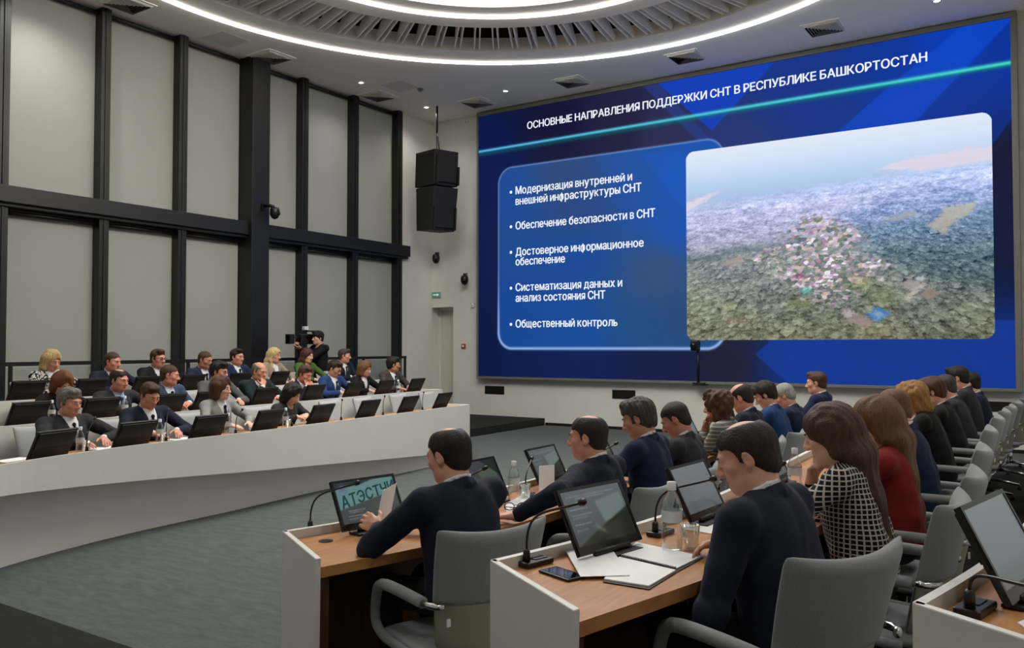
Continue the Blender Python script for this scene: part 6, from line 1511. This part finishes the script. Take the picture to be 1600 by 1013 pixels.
sit(ROW_B, 1390, 608, 'fair haired young man in navy', 'second right row, beside the woman in dark red', group=GB, hair='lightbrown', style='buzz', skin='pink', jacket='navy2', lean=14, pitch=16, yaw=8, vox=MID)
sit(ROW_B, 1425, 598, 'woman with short golden hair in black', 'second right row, after the fair haired man', group=GB, sex='f', hair='golden', style='bob', skin='pale', jacket='black', shirt='white', tie=None, lean=16, pitch=24, yaw=6, vox=MID)
sit(ROW_B, 1452, 590, 'dark brown haired person in black', 'second right row, beyond the golden haired woman', group=GB, hair='reddish', style='full', skin='fair', jacket='black', lean=16, pitch=20, vox=FAR)
sit(ROW_B, 1472, 585, 'man with dark grey cropped hair in charcoal', 'second right row, third from its far end', group=GB, hair='darkgrey', style='buzz', skin='fair', jacket='charcoal', lean=16, pitch=14, vox=FAR)
sit(ROW_B, 1488, 572, 'black haired man in a grey suit', 'second right row, tallest near its far end', group=GB, hair='black', style='short', skin='fair', jacket='charcoal', lean=12, pitch=14, vox=FAR)
sit(ROW_B, 1502, 584, 'man in a dark navy suit', 'last in the second right row, mostly hidden', group=GB, hair='black', style='short', skin='fair', jacket='navy', lean=12, pitch=10, vox=FAR)
# ---- front left row
LK = dict(light=True, off=0.78, knee=0.35, foot=0.28)
sit(ROW_L1, 111, 607, 'grey haired man in a dark suit', 'leftmost in the front left row', group=G1, hair='grey', style='full', skin='pink', jacket='charcoal', lean=6, pitch=8, yaw=6, bulk=1.1, vox=0.007, **LK)
sit(ROW_L1, 236, 598, 'brown haired man in a navy suit', 'front left row, looking down', group=G1, hair='brown', style='short', skin='pink', jacket='navy', lean=10, pitch=24, yaw=-4, bulk=1.08, vox=0.007, **LK)
sit(ROW_L1, 345, 590, 'dark haired woman in a pale grey blazer', 'front left row', group=G1, sex='f', hair='reddish', style='bob', skin='pale', jacket='lightgrey', shirt='white', tie='tieb', lean=6, pitch=4, yaw=14, vox=0.007, **LK)
sit(ROW_L1, 459, 600, 'black haired woman in a dark jacket', 'front left row, head bowed', group=G1, sex='f', hair='black', style='bob', skin='pale', jacket='charcoal', shirt='charcoal', tie=None, lean=20, pitch=28, yaw=8, arms='fold', opened=False, vox=0.007, **LK)
# ---- middle left row
sit(ROW_L2, 99, 581, 'auburn haired woman in black looking down', 'behind the grey haired man', group=G2, sex='f', hair='auburn', style='bob', skin='pale', jacket='black', shirt='white', tie=None, lean=14, pitch=30, yaw=-8, vox=0.0075, **LK)
sit(ROW_L2, 184, 577, 'dark haired man in a pale blue shirt', 'middle left row', group=G2, hair='darkbrown', style='balding', skin='pink', jacket='charcoal', shirt='paleblue', tie='tieg', lean=8, pitch=8, yaw=10, vox=0.0075, **LK)
sit(ROW_L2, 263, 570, 'man in slate blue turned to the right', 'middle left row', group=G2, hair='brown', style='buzz', skin='pink', jacket='slate', shirt='white', tie='tieb', lean=10, pitch=8, yaw=38, vox=0.0075, arms='fold', **LK)
sit(ROW_L2, 342, 565, 'black haired man in glasses and a grey suit', 'middle left row', group=G2, hair='black', style='full', skin='fair', jacket='grey', lean=12, pitch=10, yaw=18, glasses=True, vox=0.0075, **LK)
sit(ROW_L2, 392, 566, 'bald officer in a green uniform', 'middle left row, fist at his mouth', group=G2, hair='grey', style='ring', skin='pink', jacket='green', shirt='white', tie='tieb', lean=12, pitch=12, yaw=2, arms='mouth', bulk=1.15, vox=0.0075, **LK)
sit(ROW_L2, 479, 571, 'man in navy resting his face on his hands', 'middle left row', group=G2, hair='brown', style='short', skin='pink', jacket='navy', lean=20, pitch=22, yaw=-2, arms='mouth2', vox=0.0075, **LK)
sit(ROW_L2, 523, 563, 'man in a blue suit and glasses', 'middle left row', group=G2, hair='darkbrown', style='short', skin='fair', jacket='blue', tie='tieb', lean=12, pitch=28, yaw=10, glasses=True, vox=0.0075, **LK)
sit(ROW_L2, 570, 565, 'woman with short light brown hair in black', 'middle left row', group=G2, sex='f', hair='lightbrown', style='bob', skin='fair', jacket='black', shirt='white', tie=None, lean=14, pitch=12, yaw=10, vox=FAR, **LK)
sit(ROW_L2, 615, 558, 'black haired man in brown grey', 'right end of middle left row', group=G2, hair='black', style='full', skin='tan', jacket='brownish', lean=10, pitch=6, yaw=48, vox=FAR, **LK)
# ---- rear left row
sit(ROW_L3, 81, 548, 'blonde woman in a patterned jacket', 'rear left row', group=G3, sex='f', hair='blonde', style='bob', skin='fair', jacket='blotch', shirt='white', tie=None, lean=6, pitch=18, yaw=6, vox=FAR, **LK)
sit(ROW_L3, 176, 550, 'man with cropped brown hair in a dark suit', 'rear left row, second from the left', group=G3, hair='brown', style='buzz', skin='pink', jacket='navy', lean=8, pitch=8, yaw=10, vox=FAR, **LK)
sit(ROW_L3, 245, 546, 'brown haired man in glasses and black', 'rear left row, third from the left', group=G3, hair='brown', style='short', skin='pink', jacket='black', lean=6, pitch=6, yaw=4, glasses=True, vox=FAR, **LK)
sit(ROW_L3, 321, 549, 'brown haired man in a blue suit', 'rear left row, left of the black column', group=G3, hair='brown', style='buzz', skin='tan', jacket='navy2', lean=12, pitch=14, yaw=10, vox=FAR, **LK)
sit(ROW_L3, 371, 545, 'dark haired man in a blue suit and tie', 'rear left row, beside the black column', group=G3, hair='darkbrown', style='short', skin='pink', jacket='navy2', lean=4, pitch=4, yaw=4, vox=FAR, **LK)
sit(ROW_L3, 428, 544, 'woman with long blonde hair in beige', 'rear left row, right of the black column', group=G3, sex='f', hair='blonde', style='long', skin='fair', jacket='beige', shirt='white', tie=None, lean=6, pitch=6, yaw=10, vox=FAR, **LK)
sit(ROW_L3, 480, 545, 'woman with long reddish hair in green', 'rear left row before the cameraman', group=G3, sex='f', hair='reddish', style='long', skin='pale', jacket='olive', shirt='olive', tie=None, opened=False, lean=6, pitch=8, yaw=0, vox=FAR, **LK)
sit(ROW_L3, 538, 545, 'man with greying hair in a navy suit', 'rear left row, right of the cameraman', group=G3, hair='darkgrey', style='short', skin='pink', jacket='navy', lean=10, pitch=6, yaw=28, arms='fold', vox=FAR, **LK)
# ---- the cameraman standing behind the rear left row, his camera on the shoulder
uC = ROW_L3.at_px(500, 1.33, 1.8); p = ROW_L3.pos(uC, 1.33); fdir = rot2(-0.72, -0.69)
rz = math.atan2(fdir[1], fdir[0]) - PI / 2
cz = HC + (543 - 518) * proj((p[0], p[1], 1.8))[2] / F - ROW_L3.z
r, info = person((p[0], p[1], ROW_L3.z + 0.002), rz, 'cameraman in black with a cap standing behind the rear left row', jacket='black', shirt='black', tie=None, opened=False, stand=True, hipz=cz - 0.50 - 0.118 - 0.128, lean=2, pitch=2, yaw=6, hair='black', style='full', skin='fair', vox=FAR, group='people standing',
    wrists={1: dict(w=(0.16, 0.34, cz - 0.22), d=(-0.2, 0.9, 0.3), n=(-0.6, 0, 0.6), c=0.7, hint=(0.15, -0.2, -1)), -1: dict(w=(0.02, 0.36, cz - 0.30), d=(0.3, 0.9, 0.2), n=(0.4, 0, 0.8), c=0.6, hint=(-0.8, -0.2, -1))})
cap_c = info['head']; m = MB(); m.ell((0, -0.012, 0.05), (0.09, 0.112, 0.088), 18, 12); m.box((-0.06, 0.07, 0.055), (0.06, 0.165, 0.066)); m.v = [tuple(cap_c + np.array(v)) for v in m.v]
m.build('cap', mat('black cotton cap', (14, 14, 15), 0.9, var=0.1), r, smooth=True)
vc = empty('shoulder_video_camera', (0, 0, 0), 0, 'black video camera on the shoulder of the standing cameraman', 'camera')
vc.location = r.matrix_basis @ Vector((0.155, 0.14, cz - 0.15)); vc.rotation_euler = (0, 0, rz)
m = MB(); m.box((-0.06, -0.22, -0.08), (0.06, 0.18, 0.10)); m.build('body', M_BLACKP, vc, bevel=0.012)
m = MB(); m.tube([(0, 0.18, 0.01), (0, 0.30, 0.01), (0, 0.36, 0.01)], [0.048, 0.05, 0.062], 16); m.build('lens', M_BLACKP, vc, smooth=True)
m = MB(); m.box((-0.085, 0.32, -0.075), (0.085, 0.40, -0.065)); m.box((-0.085, 0.32, 0.085), (0.085, 0.40, 0.095)); m.box((-0.085, 0.32, -0.065), (-0.075, 0.40, 0.085)); m.box((0.075, 0.32, -0.065), (0.085, 0.40, 0.085)); m.build('lens_hood', M_BLACKP, vc)
m = MB(); m.box((-0.02, -0.12, 0.14), (0.02, 0.14, 0.165)); m.box((-0.015, -0.12, 0.101), (0.015, -0.09, 0.14)); m.box((-0.015, 0.11, 0.101), (0.015, 0.14, 0.14)); m.build('handle', M_BLACKP, vc, bevel=0.004)
m = MB(); m.box((-0.05, 0.02, 0.17), (0.05, 0.10, 0.235)); m.build('top_light', mat('white plastic lamp body', (214, 214, 212), 0.5, var=0.02), vc, bevel=0.01)
m = MB(); m.tube([(-0.065, 0.06, 0.06), (-0.13, 0.04, 0.06)], 0.022, 10); m.build('viewfinder', M_BLACKP, vc, smooth=True)
# ---- empty chairs
for px, wh in ((536, 'fifth along the front left row'), (586, 'sixth along the front left row'), (640, 'seventh along the front left row'), (684, 'at the right end of the front left row')):
    chair(ROW_L1, ROW_L1.at_px(px, 0.85, 0.8), 0.76, 'empty pale grey conference chair ' + wh, 0.1, True)
uu = _seat[id(ROW_B)][-1]
for i, wh in enumerate(('first beyond the last man in the second right row', 'at the far end of the second right row')):
    chair(ROW_B, uu + 0.85 * (i + 1), 0.78, 'empty grey conference chair ' + wh, -0.15 - 0.1 * i)
